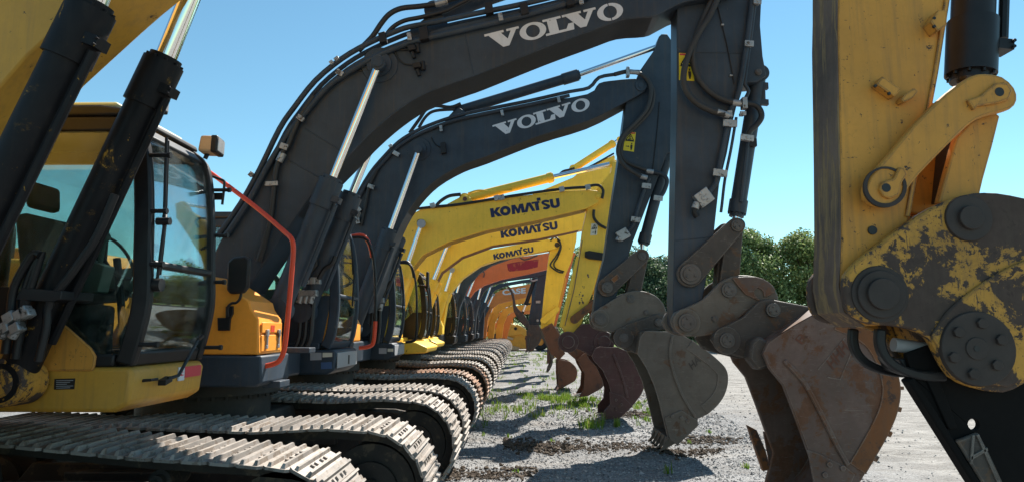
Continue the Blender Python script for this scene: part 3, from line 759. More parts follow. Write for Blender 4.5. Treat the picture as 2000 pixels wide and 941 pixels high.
    hp = smooth_poly([(1715, 640), (1714, 668), (1722, 695), (1742, 718), (1775, 735), (1815, 744), (1852, 744)], 3)
    for y0, y1 in ((4.09, 4.15), (4.42, 4.48)): hk.prism(strip(XZ(hp, 4.09), .055), y0, y1)
    hk.prism(XZ([(1765, 700), (1850, 700), (1850, 742), (1812, 738), (1780, 728)], 4.1), 4.151, 4.419)
    obj('coupler_hook', hk, M['black'], co, .012)
    lr = B(); p0 = P(1745, 672, 4.2); p1 = P(1870, 690, 4.2); lr.cyl(p0, p1, .042, n=24); obj('locking_rod', lr, M['greyplate'], co)
    # bucket
    def keyhole(poly, c, rr, n=20):
        ang = np.linspace(math.pi, -math.pi, n+1); h = [(c[0]+rr*math.cos(t), c[1]+rr*math.sin(t)) for t in ang]
        return poly[:1]+h+poly
    side = [(1782, 735), (1820, 795), (1860, 858), (1905, 930), (1960, 1010), (2010, 1040), (2120, 1020), (2250, 900), (2300, 790), (2240, 680), (2050, 640), (1880, 650), (1770, 690)]
    s0 = XZ(side, 4.12); hc = proj2((1902, 828), 4.12); hc2 = None
    b = B(); b.prism(keyhole(s0, hc, .033), 4.12, 4.16)
    b.prism(XZ([(2100, 760), (2140, 900), (2250, 900), (2300, 790), (2240, 680), (2100, 640)], 4.12), 4.86, 4.90)
    b.prism(strip(XZ(smooth_poly([(2200, 960), (2250, 900), (2300, 790), (2240, 680), (2100, 640)], 4), 4.12), .04), 4.161, 4.859)
    bk = obj('bucket', b, M['blackbucket'], r, .006)
    e = B(); e.prism(strip(s0[0:5], -.045), 4.095, 4.19); obj('lip_bar', e, M['blackbucket'], bk, .01)
    e = B(); e.prism(XZ([(1800, 725), (1825, 720), (1868, 835), (1850, 838)], 4.12), 4.10, 4.121); obj('lip_rib', e, M['blackbucket'], bk, .008)
    e = B(); e.prism(XZ([(1862, 858), (1905, 842), (1925, 880), (1960, 955), (1915, 945)], 4.12), 4.09, 4.1205); obj('side_cutter', e, M['steel_dark'], bk, .01)
    e = B()
    for q in ([(1897, 848), (1902, 848), (1898, 905), (1893, 905)], [(1893, 890), (1926, 872), (1928, 878), (1894, 898)], [(1905, 848), (1910, 846), (1952, 940), (1946, 942)]): e.prism(XZ(q, 4.09), 4.078, 4.091)
    obj('cutter_rib', e, M['steel_dark'], bk, .003)
    # boom cylinders, far one traced in the photograph, the near one its twin
    a = proj2((418, -120), 4.7); g = proj2((325, 112), 4.7); l = proj2((25, 745), 4.7)
    for Y in (3.86, 4.70):
        c = hydraulic(r, 'boom_cylinder', a, g, l, Y, .075, .122, 'black_worn', .95, 36)
    # cast foot bosses and hydraulic pipes with their grey blocks
    for Y in (3.86, 4.70):
        b = B(); b.cyl((l[0], Y-.12, l[1]), (l[0], Y+.14, l[1]), .165, n=36)
        b.cyl((l[0], Y-.14, l[1]), (l[0], Y-.11, l[1]), .10, n=28)
        obj('cylinder_boss', b, M['ygold_heavy'], r, .015)
    b = B(); b.tube(T3([(75, 705), (90, 640), (98, 590), (150, 520), (190, 460), (225, 380)], 4.53), .028, 10)
    b.tube(T3([(30, 700), (40, 640), (52, 560), (75, 505), (80, 495), (60, 560), (45, 610)], 4.53), .03, 10)
    b.tube(T3([(10, 690), (20, 620), (28, 560), (62, 500), (78, 498)], 4.50), .028, 10)
    obj('hydraulic_line', b, M['black'], r)
    b = B()
    for x, y, q in ((22, 620, 12), (42, 614, 11), (55, 612, 9), (12, 640, 12), (34, 640, 11), (50, 605, 8)):
        c = P(x, y, 4.45); k = 4.45/F*q
        b.obox(c, (k*.8, 0, k*.5), (0, .04, 0), (-k*.35, 0, k*.8))
    for x, y in ((0, 660), (22, 660)):
        c = P(x, y, 4.45); b.cyl(c, c+Vector((.05, 0, .09)), .03, n=12)
    obj('valve_block', b, M['clamp'], r, .008)
    b = B(); b.prism(XZ([(52, 562), (130, 568), (128, 585), (112, 590), (40, 586)], 4.55), 4.50, 4.85); obj('pipe_bracket', b, M['black'], r, .006)
    # cab
    cab_xf = -2.83
    prof = [(-.02, 0), (.03, .10), (.075, .25), (.06, .42), (.04, .62), (.0, .82), (-.06, .93), (-.20, 1.0)]
    low = XZ([(-260, 560), (20, 560), (100, 612), (190, 690), (206, 700), (232, 690)], 4.9)
    cb = cab(r, cab_xf, 4.88, 5.97, 1.87, 3.77, 1.95, 'black', 'ygold_clean', (1.545, 1.868), prof, low, 'black', 'glass', 'black', lowfrac=.40, seat_at=.42)
    b = B(); b.prism(XZ([(-60, 724), (-40, 640), (60, 620), (105, 619), (120, 625), (180, 678), (190, 695), (187, 715), (182, 724)], 4.88), 4.862, 4.885); obj('side_cover', b, M['ygold'], cb, .012)
    plate('serial_plate', [(107, 739), (147, 738), (145, 759), (106, 760)], 4.874, .004, 'blackink', r)
    b = B()
    for k in range(5):
        y = 742+k*3.6; b.prism(XZ([(110, y), (143-(k % 3)*6, y-.6), (143-(k % 3)*6, y+.5), (110, y+1.1)], 4.87), 4.8685, 4.8705)
    obj('plate_print', b, M['grey_sticker'], r)
    X0 = cab_xf+.002
    def fx(y0, y1, z0, z1, dep, mat, name, par):
        b = B(); b.box(X0-.004, X0+dep, y0, y1, z0, z1); return obj(name, b, M[mat], par)
    fx(5.62, 5.90, 1.74, 1.83, .006, 'red_sticker', 'red_label', r); fx(5.52, 5.615, 1.72, 1.83, .006, 'white', 'white_label', r)
    b = B()
    b.box(X0+.006, X0+.008, 5.53, 5.60, 1.76, 1.768); b.box(X0+.006, X0+.008, 5.53, 5.59, 1.785, 1.792); b.tube([(X0+.007, 5.57, 1.76), (X0+.007, 5.55, 1.80), (X0+.007, 5.58, 1.81)], .004, 6)
    obj('label_print', b, M['red_sticker'], r)
    # roof edge, work lamp, pegs for a guard, mirror pole, wiper
    b = B(); b.box(cab_xf-1.9, cab_xf-.30, 4.92, 5.93, 3.848, 3.885); obj('roof_panel', b, M['roofgreen'], cb, .02)
    def lampbox(c):
        b = B(); b.obox(c, (.075, .01, .0), (-.012, .10, 0), (.01, 0, .075)); o = obj('work_light', b, M['tan'], cb, .022)
        q = B(); q.obox(Vector(c)+Vector((.085, .012, .0)), (.006, 0, 0), (-.01, .085, 0), (.001, 0, .062)); obj('lamp_lens', q, M['lens'], o, .004)
        h = B(); h.obox(Vector(c)+Vector((.055, .008, .0)), (.028, .004, 0), (-.012, .104, 0), (.001, 0, .079)); obj('lamp_bezel', h, M['black'], o, .012)
        s = B(); s.tube([Vector(c)+Vector((-.02, 0, -.05)), Vector(c)+Vector((-.05, 0, -.12))], .02, 8); obj('lamp_bracket', s, M['black'], o)
    lampbox(Vector((cab_xf-.02, 5.90, 3.80))); lampbox(Vector((cab_xf-.10, 5.05, 3.93)))
    b = B()
    for y, z in ((4.90, 3.02), (4.90, 2.62), (4.90, 2.03), (5.95, 3.40), (5.95, 2.98), (5.95, 2.56), (5.95, 1.98), (4.90, 3.45)):
        b.cyl((cab_xf+.0, y, z), (cab_xf+.14, y, z), .017, n=10); b.cyl((cab_xf+.135, y, z), (cab_xf+.16, y, z), .023, n=10).cut()
    obj('guard_peg', b, M['black'], cb)
    b = B(); b.tube(T3y([(380, 690, 6.0), (398, 640, 6.0), (412, 520, 6.0), (414, 420, 6.0), (405, 345, 6.0), (398, 340, 6.0)]), .018, 8)
    b.tube(T3y([(380, 692, 6.0), (372, 690, 5.97)]), .018, 8, smooth=0); b.tube(T3y([(398, 340, 6.0), (434, 352, 6.05), (438, 362, 6.05), (434, 400, 6.05)]), .012, 8)
    b.obox(P(426, 384, 6.05), (.05, 0, 0), (0, .02, 0), (0, 0, .03))
    obj('mirror_pole', b, M['black'], cb)
    b = B(); xg = cab_xf+.06
    b.tube([(xg+.03, 4.95, 2.48), (xg+.05, 4.96, 2.9), (xg-.0, 5.0, 3.62)], .012, 6, smooth=0); b.tube([(xg+.03, 4.99, 2.55), (xg+.04, 5.0, 2.95), (xg-.0, 5.03, 3.60)], .009, 6, smooth=0)
    b.tube([(xg+.05, 4.96, 2.95), (xg+.03, 5.0, 3.0)], .02, 6, smooth=0); b.cyl((xg-.02, 4.95, 2.47), (xg+.07, 4.95, 2.47), .05, n=14); b.cyl((xg+.0, 4.95, 2.95), (xg+.10, 4.95, 2.95), .03, n=10)
    obj('wiper', b, M['black'], cb)
    b = B(); b.tube([(cab_xf+.08, 5.22, 1.76), (cab_xf+.12, 5.30, 1.78), (cab_xf+.10, 5.62, 2.05)], .014, 6, smooth=0); b.tube([(cab_xf+.10, 5.62, 2.05), (cab_xf+.05, 5.80, 2.08)], .018, 6, smooth=0)
    b.tube([(cab_xf-.02, 5.02, 1.76), (cab_xf+.05, 5.03, 1.765), (cab_xf+.05, 5.12, 1.765)], .012, 6, smooth=0); b.obox((cab_xf+.06, 5.22, 1.745), (.03, 0, 0), (0, .05, .012), (0, 0, .02))
    obj('lower_wiper', b, M['black'], cb)
    house(r, 'ygold_clean', 'ygold_clean', 2, dx=-1.0)
    t1 = track_path(front=-1.30, r=.56, rear=-6.2, zt0=1.13, zt1=1.42, rr=.66, pitch=.105, sag=.02)
    t0 = track_path(front=-1.30, r=.56, rear=-6.2, zt0=1.13, zt1=1.42, rr=.66, pitch=.105, sag=.02)
    undercarriage(r, (-1.35, 1.30), .44, 'track', True, (t0, t1), dx=-.95)
    return r

# =================================================================== charcoal arm, second in the row
def volvo(which):
    first = which == 1
    if first:
        YC, bn, bf, sn, sf, cn, cf = 8.1, 7.8, 8.4, 7.93, 8.28, 7.65, 8.55
        label = 'large charcoal-armed excavator with amber storage box and bent orange handrail'
        bp = [(405, 560), (412, 520), (430, 470), (480, 395), (512, 342), (555, 265), (582, 224), (628, 172), (676, 132), (725, 104), (785, 79), (835, 62), (900, 46), (940, 37), (1050, 11), (1110, -4), (1330, -62), (1400, -75), (1440, -60), (1450, -30), (1425, -8), (1380, -2), (1335, 5), (1300, 22), (1275, 33), (1217, 38), (1163, 57), (1067, 92), (940, 143), (900, 157), (825, 185), (770, 220), (720, 263), (680, 305), (620, 368), (560, 450), (505, 530), (480, 570)]
        sp = [(1322, -60), (1330, -140), (1370, -190), (1440, -180), (1490, -60), (1485, 50), (1490, 110), (1497, 148), (1480, 160), (1452, 162), (1448, 170), (1432, 235), (1420, 300), (1405, 360), (1393, 470), (1372, 585), (1368, 610), (1366, 640), (1350, 652), (1328, 650), (1316, 632), (1314, 600), (1317, 470), (1322, 200)]
        mat, name = 'char', 'excavator'
    else:
        YC, bn, bf, sn, sf, cn, cf = 12.15, 11.87, 12.43, 11.98, 12.32, 11.7, 12.6
        label = 'charcoal-armed excavator between the larger charcoal one and the first yellow one'
        bp = [(640, 600), (650, 540), (665, 470), (692, 395), (722, 345), (752, 310), (778, 284), (805, 266), (835, 251), (880, 236), (940, 222), (1035, 203), (1147, 184), (1170, 163), (1201, 157), (1240, 154), (1257, 158), (1264, 168), (1257, 180), (1224, 199), (1150, 236), (1050, 267), (950, 306), (900, 324), (850, 353), (815, 388), (787, 430), (762, 490), (742, 560), (720, 610)]
        sp = [(1292, 67), (1303, 67), (1312, 80), (1335, 160), (1340, 230), (1330, 285), (1303, 300), (1282, 355), (1237, 470), (1206, 570), (1196, 610), (1192, 632), (1178, 643), (1164, 640), (1157, 625), (1165, 560), (1180, 505), (1195, 400), (1207, 320), (1222, 205), (1250, 138), (1280, 95), (1287, 72)]
        mat, name = 'char2', 'excavator'
    r = thing(name, label, 'excavator', (XR, YC, 0), 'excavators parked in a row')
    # the long curves of the boom are rolled plate: round them off
    def rounded(pts):
        ok = lambda i: all(12 < math.hypot(pts[j][0]-pts[j+1][0], pts[j][1]-pts[j+1][1]) for j in (i-1, i, i+1) if 0 <= j < len(pts)-1)
        out = []
        for i in range(len(pts)-1):
            out.append(pts[i])
            if 0 < i < len(pts)-2 and ok(i):
                p = [np.array(q) for q in pts[i-1:i+3]]
                for t in (.33, .67): out.append(tuple(.5*((2*p[1])+(p[2]-p[0])*t+(2*p[0]-5*p[1]+4*p[2]-p[3])*t*t+(3*p[1]-p[0]-3*p[2]+p[3])*t**3)))
        return out+[pts[-1]]
    bx = XZ(rounded(bp), bn); b = B(); b.prism(bx, bn, bf)
    boom = obj('boom', b, M[mat], r, .012)
    # underside plate, dusty, a few millimetres proud, and its two weld seams
    k0 = next(i for i, p in enumerate(bp) if (first and p[0] == 1275) or (not first and p[0] == 1224))
    rb_ = rounded(bp); k0 = next(i for i, p in enumerate(rb_) if (first and p[0] == 1275) or (not first and p[0] == 1224)); k1 = next(i for i, p in enumerate(rb_) if (first and p[0] == 560) or (not first and p[0] == 787)); run = XZ(rb_[k0:k1], bn)
    u = B(); u.prism(strip(run, -.006), bn+.025, bf-.025); obj('underside_plate', u, M['char_under'], boom)
    sx = XZ(sp, sn); b = B(); b.prism(sx, sn, sf); stick = obj('stick', b, M[mat], r, .010)
    if first:
        letters = [('V', 0, .251), ('O', .246, .438), ('L', .425, .637), ('V', .567, .813), ('O', .813, 1.0)]
        word('lettering', letters, SLAB, (953.5, 99.5), (267, -66), (-8, -31), bn, 'white', boom, (.52, .72))
        hyd = ((740, 125), (650, 347), (545, 605)); rr, rb = .049, .125
    else:
        letters = [('V', 0, .25), ('O', .246, .438), ('L', .425, .637), ('V', .567, .813), ('O', .813, 1.0)]
        word('lettering', letters, SLAB, (967, 268.5), (187, -56), (-5.5, -23), bn, 'white', boom, (.52, .72))
        hyd = ((818, 293), (762, 447), (690, 642)); rr, rb = .050, .125
    a, g, l = [proj2(p, cn) for p in hyd]
    for Y in (cn, cf): hydraulic(r, 'boom_cylinder', a, g, l, Y, rr, rb, 'char' if first else 'char2', .9, 30)
    if first:
        b = B()
        for a_, c_ in (((596, 252), (668, 296)), ((563, 312), (632, 352)), ((1180, -20), (1196, 44)), ((905, 52), (925, 148))): b.tube(T3([a_, c_], bn-.001), .007, 6, smooth=0).cut()
        obj('weld_seam', b, M['char'], boom)
        b = B(); b.tube(T3([(1322, 103), (1450, 104)], sn-.001), .006, 6, smooth=0).cut(); b.tube(T3([(1318, 470), (1392, 462)], sn-.001), .006, 6, smooth=0); obj('weld_seam', b, M['char'], stick)
        doubler(boom, (742, 128), bn, ((38, .02), (26, .06)), mat); doubler(boom, (739, 124), cn-.05, ((15, .03), (10, .05)), mat, 'pin_end')
        # ear and stick cylinder on the boom's back
        e = B()
        for y0 in (bn+.08, bf-.14): e.prism(XZ([(790, 80), (799, 52), (824, 33), (838, 21), (850, 17), (862, 21), (872, 38), (885, 60)], bn), y0, y0+.06)
        obj('cylinder_ear', e, M[mat], boom, .01)
        hydraulic(r, 'stick_cylinder', proj2((1420, -140), 8.1), proj2((1170, -80), 8.1), proj2((850, 28), 8.1), 8.1, .055, .115, mat, .8, 30, False)
        P1 = [(425, 462), (470, 398), (508, 330), (546, 252), (574, 211), (616, 158), (668, 115), (718, 86), (770, 63), (800, 53), (850, 44), (900, 33), (960, 21), (1010, 11), (1070, -3), (1120, -16)]
        P2 = [(440, 462), (484, 396), (520, 330), (562, 262), (592, 226), (640, 170), (690, 136), (740, 108), (800, 84), (850, 71), (900, 60), (950, 48), (1020, 31), (1100, 9), (1150, -6)]
        b = B(); b.tube(T3(P1, bn-.02), .034, 10, smooth=3); b.tube([p+Vector((.03, .13, -.01)) for p in T3(P1, bn-.02)], .03, 10, smooth=3); obj('boom_pipe', b, M['char'], boom)
        b = B(); b.tube(T3(P2, bn-.045), .036, 10, smooth=3); obj('boom_pipe', b, M['char'], boom)
        b = B(); b.tube(T3([(700, 100), (722, 78), (731, 67), (745, 46), (761, 28), (784, 17), (820, 13), (853, 8), (880, 0), (920, -12)], bn+.1), .034, 10); obj('hose', b, M['rubber'], boom)
        b = B(); b.tube(T3([(752, 72), (767, 54), (790, 41), (824, 34), (870, 22), (890, 12), (930, -8)], bn+.05), .028, 10); obj('hose', b, M['rubber'], boom)
        b = B(); b.cyl(P(850, 9, bn+.1), P(874, 3, bn+.1), .042, n=14); obj('hose_end', b, M['clamp'], boom)
        b = B(); b.tube(T3([(612, 188), (590, 222), (574, 255), (562, 285), (550, 302), (540, 330), (536, 362), (534, 385), (528, 430), (516, 475), (505, 510)], bn-.05), .036, 10); obj('hose', b, M['rubber'], boom)
        b = B(); b.tube(T3([(770, 97), (778, 115), (790, 125), (806, 127)], bn-.02), .009, 6); b.tube(T3([(770, 97), (785, 98), (800, 97)], bn-.02), .008, 6); b.tube(T3([(690, 135), (705, 139), (722, 136)], bn-.015), .006, 6); obj('sensor_wire', b, M['rubber'], boom)
        b = B()
        for x, y in ((805, 96), (815, 130)):
            c = P(x, y, bn-.05); b.obox(c, (.045, 0, .008), (0, .05, 0), (-.01, 0, .03)); b.cyl(c+Vector((.06, -.0, .06)), c+Vector((.075, 0, -.05)), .03, n=10); b.cyl(c+Vector((0, 0, -.04)), c+Vector((.03, 0, -.12)), .025, n=10)
        obj('pressure_sensor', b, M['black'], boom, .004)
        clampset(boom, [(666, 146, 8, 5, -30), (590, 234, 8, 5, -35), (534, 361, 13, 4.5, 3), (801, 76, 4.5, 8, 8), (978, 38, 4.5, 8, 12), (1134, 6, 4.5, 8, 12), (558, 289, 8, 6, -20), (660, 119, 5, 4, 40), (650, 126, 4, 4, 40), (494, 343, 5, 4, 50)], bn-.03, .06)
        b = B(); b.cyl(P(553, 300, bn-.07), P(545, 316, bn-.07), .045, n=12); obj('hose_end', b, M['clamp'], boom)
        b = B()
        for x, y, q in ((828, 68, 9), (1024, 20, 8), (1113, 2, 8), (748, 76, 7), (955, 18, 8)):
            c = P(x, y, bn-.06); b.obox(c, (q*.006, 0, .012), (0, .05, 0), (-.012, 0, q*.009)); b.cut()
        obj('pipe_bracket', b, M['black'], boom, .006)
        # stick hoses, pipes, clamps, valve
        b = B(); b.tube(T3([(1428, -60), (1405, -10), (1387, 30), (1365, 65), (1346, 105), (1336, 140), (1337, 170), (1355, 197), (1385, 215), (1415, 224)], sn-.11), .038, 12, smooth=6); obj('spiral_hose', b, M['rubber_rib'], stick)
        b = B(); b.tube(T3([(1410, -60), (1390, 0), (1372, 40), (1358, 78), (1353, 112), (1361, 147), (1382, 176), (1410, 194), (1440, 202)], sn-.07), .038, 12, smooth=6); obj('spiral_hose', b, M['rubber_rib'], stick)
        b = B(); b.cyl(P(1400, 219, sn-.11), P(1424, 227, sn-.10), .042, n=14); b.cyl(P(1430, 201, sn-.07), P(1448, 203, sn-.07), .042, n=14); b.obox(P(1453, 203, sn-.07), (.03, 0, 0), (0, .05, 0), (0, 0, .07)); b.obox(P(1424, 224, sn-.08), (.03, 0, 0), (0, .04, 0), (0, 0, .04)); obj('hose_end', b, M['clamp'], stick, .006)
        b = B(); b.tube(T3([(1474, -40), (1462, 60), (1449, 150), (1440, 190), (1428, 215), (1423, 240), (1412, 290), (1402, 340), (1398, 358), (1388, 372), (1374, 388)], sn-.05), .034, 10); obj('stick_pipe', b, M['char'], stick)
        b = B(); b.tube(T3([(1480, -40), (1468, 60), (1456, 150), (1455, 165), (1462, 178), (1456, 192)], sn-.04), .022, 10); b.tube(T3([(1438, 230), (1428, 290), (1416, 350), (1410, 400), (1408, 415)], sn-.03), .018, 8); obj('stick_pipe', b, M['char'], stick)
        b = B(); b.tube(T3([(1455, 202), (1474, 205), (1485, 216), (1487, 230), (1478, 244), (1466, 255), (1460, 268)], sn-.05), .036, 12); obj('hose', b, M['rubber'], stick)
        b = B(); b.tube(T3([(1402, 15), (1410, 48), (1420, 90), (1428, 130), (1434, 165)], sn-.012), .006, 6); obj('grease_line', b, M['black'], stick)
        b = B()
        for x, y in ((1411, 49), (1428, 148)): b.obox(P(x, y, sn-.015), (.02, 0, 0), (0, .015, 0), (0, 0, .012)).cut()
        b.obox(P(1374, 387, sn-.08), (.075, 0, .055), (0, .05, 0), (-.05, 0, .075)); b.cyl(P(1374, 387, sn-.12), P(1374, 387, sn-.145), .03, n=10); b.cyl(P(1368, 378, sn-.12), P(1368, 378, sn-.14), .022, n=10); b.cyl(P(1383, 392, sn-.12), P(1383, 392, sn-.14), .022, n=10)
        b.cyl(P(1362, 396, sn-.08), P(1357, 408, sn-.08), .045, n=12)
        obj('valve_block', b, M['clamp'], stick, .008)
        b = B(); b.tube(T3([(1358, 400), (1357, 415), (1362, 424)], sn-.07), .036, 10); obj('valve_elbow', b, M['black'], stick)
        clampset(stick, [(1475, 9, 8, 6, -5), (1459, 91, 9, 6, -5), (1422, 245, 14, 7, -5), (1403, 341, 14, 7, -8), (1455, 273, 13, 6, -8), (1447, 226, 6, 4, 0)], sn-.03, .08)
        warning(stick, [(1326, 104), (1352, 105), (1356, 159), (1326, 157)], sn)
        pins(stick, [(1481, 142, 7, .02)], sn)
        # bucket cylinder
        hydraulic(r, 'bucket_cylinder', proj2((1439, 441), 8.1), proj2((1438, 424), 8.1), proj2((1481, 148), 8.1), 8.1, .055, .095, mat, .5, 28, False)
        b = B(); b.tube([P(1490, 165, 8.05), P(1491, 205, 8.05)], .03, 8, smooth=0); b.obox(P(1485, 168, 8.05), (.09, 0, -.01), (0, .03, 0), (0, 0, .04)); b.obox(P(1484, 200, 8.05), (.10, 0, -.01), (0, .03, 0), (0, 0, .035)); b.tube(T3([(1462, 268), (1455, 330), (1447, 395)], 7.98), .025, 8); obj('cylinder_line', b, M[mat], r)
        b = B(); b.obox(P(1467, 280, 8.0), (.06, 0, 0), (0, .04, 0), (0, 0, .05)); obj('cylinder_line', b, M['black'], r, .005)
        # links
        lx = capsule(proj2((1348, 535), 7.86), proj2((1439, 441), 7.86), .155, .10)
        for y0 in (7.86, 8.29): b = B(); b.prism(lx, y0, y0+.06); o = obj('side_link', b, M['steel_dark'], r, .012)
        pins(r, [(1348, 535, 21, .03), (1439, 441, 12, .025)], 7.86)
        hl = capsule(proj2((1424, 568), 7.93), proj2((1437, 445), 7.93), .12, .10)
        for y0 in (7.95, 8.19): b = B(); b.prism(hl, y0, y0+.07); obj('h_link', b, M['steel_dark'], r, .012)
        b = B(); b.prism(XZ([(1405, 470), (1440, 468), (1438, 555), (1400, 560)], 8.0), 8.021, 8.189); obj('h_link', b, M['steel_dark'], r, .01)
        # coupler
        cp = smooth_poly([(1311, 628), (1318, 610), (1345, 598), (1372, 585), (1392, 566), (1408, 550), (1432, 539), (1460, 537), (1490, 545), (1513, 563), (1521, 586), (1510, 612), (1480, 612), (1462, 606), (1448, 616), (1432, 634), (1405, 648), (1378, 655), (1345, 656), (1320, 646), (1311, 629)], 2)[:-1]
        b = B(); cx = XZ(cp, 7.82)
        for y0 in (7.82, 8.30): b.prism(cx, y0, y0+.08)
        b.prism(XZ([(1390, 590), (1430, 560), (1490, 560), (1505, 590), (1450, 600), (1420, 630), (1385, 640)], 7.9), 7.901, 8.299)
        co = obj('quick_coupler', b, M['steel_dark2'], r, .014)
        e = B(); e.prism(XZ(smooth_poly([(1492, 592), (1476, 578), (1472, 568), (1480, 562), (1490, 570), (1492, 580), (1505, 575), (1514, 566), (1500, 550), (1475, 540), (1440, 541), (1430, 545), (1455, 575)], 2), 7.82), 7.80, 7.821); obj('coupler_plate', e, M['bucket_grey'], co, .008)
        pins(co, [(1341, 629, 18, .05), (1423, 566, 15, .03), (1396, 622, 7, .01)], 7.82)
        doubler(co, (1341, 629), 7.82, ((27, .022),), 'steel_dark2')
        # bucket
        Yn, Yf = 7.45, 8.75
        sd = [(1500, 668), (1530, 648), (1560, 630), (1587, 615), (1640, 610), (1690, 632), (1722, 660), (1745, 700), (1757, 745), (1758, 775), (1750, 812), (1733, 850), (1712, 888), (1690, 925), (1660, 975), (1600, 1040), (1560, 1070), (1535, 1035), (1512, 980), (1595, 925), (1575, 872), (1553, 812), (1530, 752), (1502, 718), (1490, 690)]
        sd = [p for p in sd if p not in ((1512, 980), (1535, 1035))]
        side = XZ(sd, Yn); she = XZ([(1500, 668), (1530, 648), (1560, 630), (1587, 615), (1640, 610), (1690, 632), (1722, 660), (1745, 700), (1757, 745), (1758, 775), (1750, 812), (1733, 850), (1712, 888), (1690, 925), (1660, 975), (1600, 1040)], Yn)
        bk = bucket(r, side, she, Yn, Yf, 'bucket_grey', (proj2((1615, 1010), Yn), proj2((1560, 1065), Yn)), proj2((1540, 1090), Yn), 5, (4, 14, .20), None, None, 'rusty', .06,
                    cheek=(XZ([(1575, 877), (1600, 885), (1650, 910), (1668, 925), (1640, 985), (1600, 1000)], Yn), [proj2((1617, 905), Yn), proj2((1643, 912), Yn), proj2((1608, 925), Yn)]))
        e = B(); e.prism(XZ([(1457, 828), (1476, 838), (1494, 880), (1503, 915), (1488, 918), (1478, 890)], Yf), Yf-.045, Yf+.02); obj('side_cutter', e, M['rusty'], bk, .006)
        e = B(); e.prism(strip(XZ(smooth_poly([(1535, 700), (1575, 745), (1605, 800), (1640, 870), (1660, 905)], 4), Yn), -.055), Yn-.028, Yn-.001); obj('side_ridge', e, M['bucket_grey'], bk, .02)
        e = B(); e.prism(strip(XZ(smooth_poly([(1598, 722), (1650, 660), (1665, 680), (1640, 740), (1616, 735)], 1), Yn), .01), Yn-.006, Yn-.001); obj('cast_mark', e, M['bucket_grey'], bk)
        lo = T3([(1501, 667), (1530, 647), (1560, 629), (1587, 614), (1640, 608)], Yn+.002); hi = T3([(1500, 662), (1529, 638), (1558, 617), (1586, 598), (1641, 596)], Yn+.30); fa = [Vector((p.x, Yf-.002, p.z)) for p in hi]
        e = B(); e.add(lo+hi+fa, [[i, i+1, 6+i, 5+i] for i in range(4)]+[[5+i, 6+i, 11+i, 10+i] for i in range(4)]); obj('bucket_top', e, M['bucket_grey'], bk)
        font_word('cast_lettering', 'HHH', (1627, 722), (32, -41), (-14, -18), Yn, 'rust_red', bk, .02, .008)
        font_word('cast_lettering', 'R', (1566, 672), (13, -17), (-14, -10), Yn, 'rust_red', bk, .0, .008)
        ears = XZ([(1388, 662), (1398, 645), (1425, 632), (1452, 618), (1470, 600), (1482, 588), (1500, 583), (1590, 600), (1600, 640), (1540, 700), (1480, 705), (1440, 695), (1405, 685)], 7.72)
        for y0 in (7.72, 8.41): b = B(); b.prism(ears, y0, y0+.07); obj('bucket_ear', b, M['steel_dark'], bk, .012)
        pins(bk, [(1419, 664, 15, .04), (1508, 605, 14, .045)], 7.72, 'pinsteel'); doubler(bk, (1419, 664), 7.72, ((27, .025),), 'steel_dark')
        e = B(); e.prism(XZ([(1462, 668), (1478, 655), (1500, 668), (1508, 690), (1500, 715), (1475, 722), (1458, 700)], 7.6), 7.515, 7.719); obj('lug_pad', e, M['steel_dark'], bk, .03)
        # amber storage box with latches, dark base, rail, mirror, steps
        yb = 6.75
        b = B(); b.prism(XZ([(250, 537), (400, 537), (424, 545), (487, 587), (491, 602), (505, 622), (505, 692), (250, 692)], yb), yb, yb+.66); sb = obj('storage_box', b, M['orange_y'], r, .02)
        X = proj2((505, 660), yb)[0]
        b = B(); b.box(X-.002, X+.014, yb+.05, yb+.61, 2.10, 2.21); b.box(X-.002, X+.014, yb+.05, yb+.61, 1.91, 2.08); obj('box_door', b, M['orange_y'], sb, .008)
        b = B()
        for y in (yb+.17, yb+.50):
            b.obox((X+.024, y, 2.10), (.012, 0, 0), (0, .03, 0), (0, 0, .035)); b.obox((X+.024, y, 2.03), (.010, 0, 0), (0, .014, 0), (0, 0, .05)); b.obox((X+.02, y, 1.96), (.012, 0, 0), (0, .025, 0), (0, 0, .02)); b.cut()
        obj('latch', b, M['clamp'], sb, .005)
        b = B(); b.box(X+.013, X+.018, yb+.28, yb+.38, 2.11, 2.18); obj('orange_label', b, M['rail'], sb)
        b = B(); b.prism(XZ([(250, 694), (512, 694), (512, 748), (500, 755), (250, 755)], yb), yb-.02, yb+.78); obj('lower_frame', b, M['char'], r, .02)
        b = B(); b.box(X-.1, X+.26, yb+.82, yb+1.05, 1.87, 1.93).cut(); b.box(X-.05, X+.13, yb+.30, yb+.60, 1.53, 1.60); obj('step', b, M['char'], r, .008)
        b = B(); b.prism(XZ([(427, 620), (443, 620), (443, 598), (457, 597), (457, 612), (452, 622), (450, 645), (428, 645)], yb), yb-.03, yb+.002); b.tube(T3([(445, 618), (445, 600), (452, 592), (462, 590), (470, 578), (473, 545)], yb-.06), .014, 8); mo = obj('mirror_bracket', b, M['black'], r, .004)
        b = B(); b.prism(XZ([(447, 512), (458, 503), (482, 500), (490, 506), (487, 560), (478, 572), (452, 574), (445, 566)], yb-.06), yb-.10, yb-.03); obj('side_mirror', b, M['black'], r, .02)
        rl = [(398, 330, 7.55), (418, 343, 7.4), (500, 405, 7.2), (555, 452, 6.95), (570, 468, 6.85), (573, 490, 6.85), (569, 540, 6.85), (563, 610, 6.85), (556, 675, 6.85), (548, 700, 6.85), (535, 710, 6.85), (507, 716, 6.85)]
        b = B(); b.tube(T3y(rl), .026, 12, smooth=5); b.obox(P(506, 716, 6.82), (.02, 0, 0), (0, .08, 0), (0, 0, .09)); obj('handrail', b, M['rail'], r)
        # hydraulic blocks and hoses at the boom foot
        b = B()
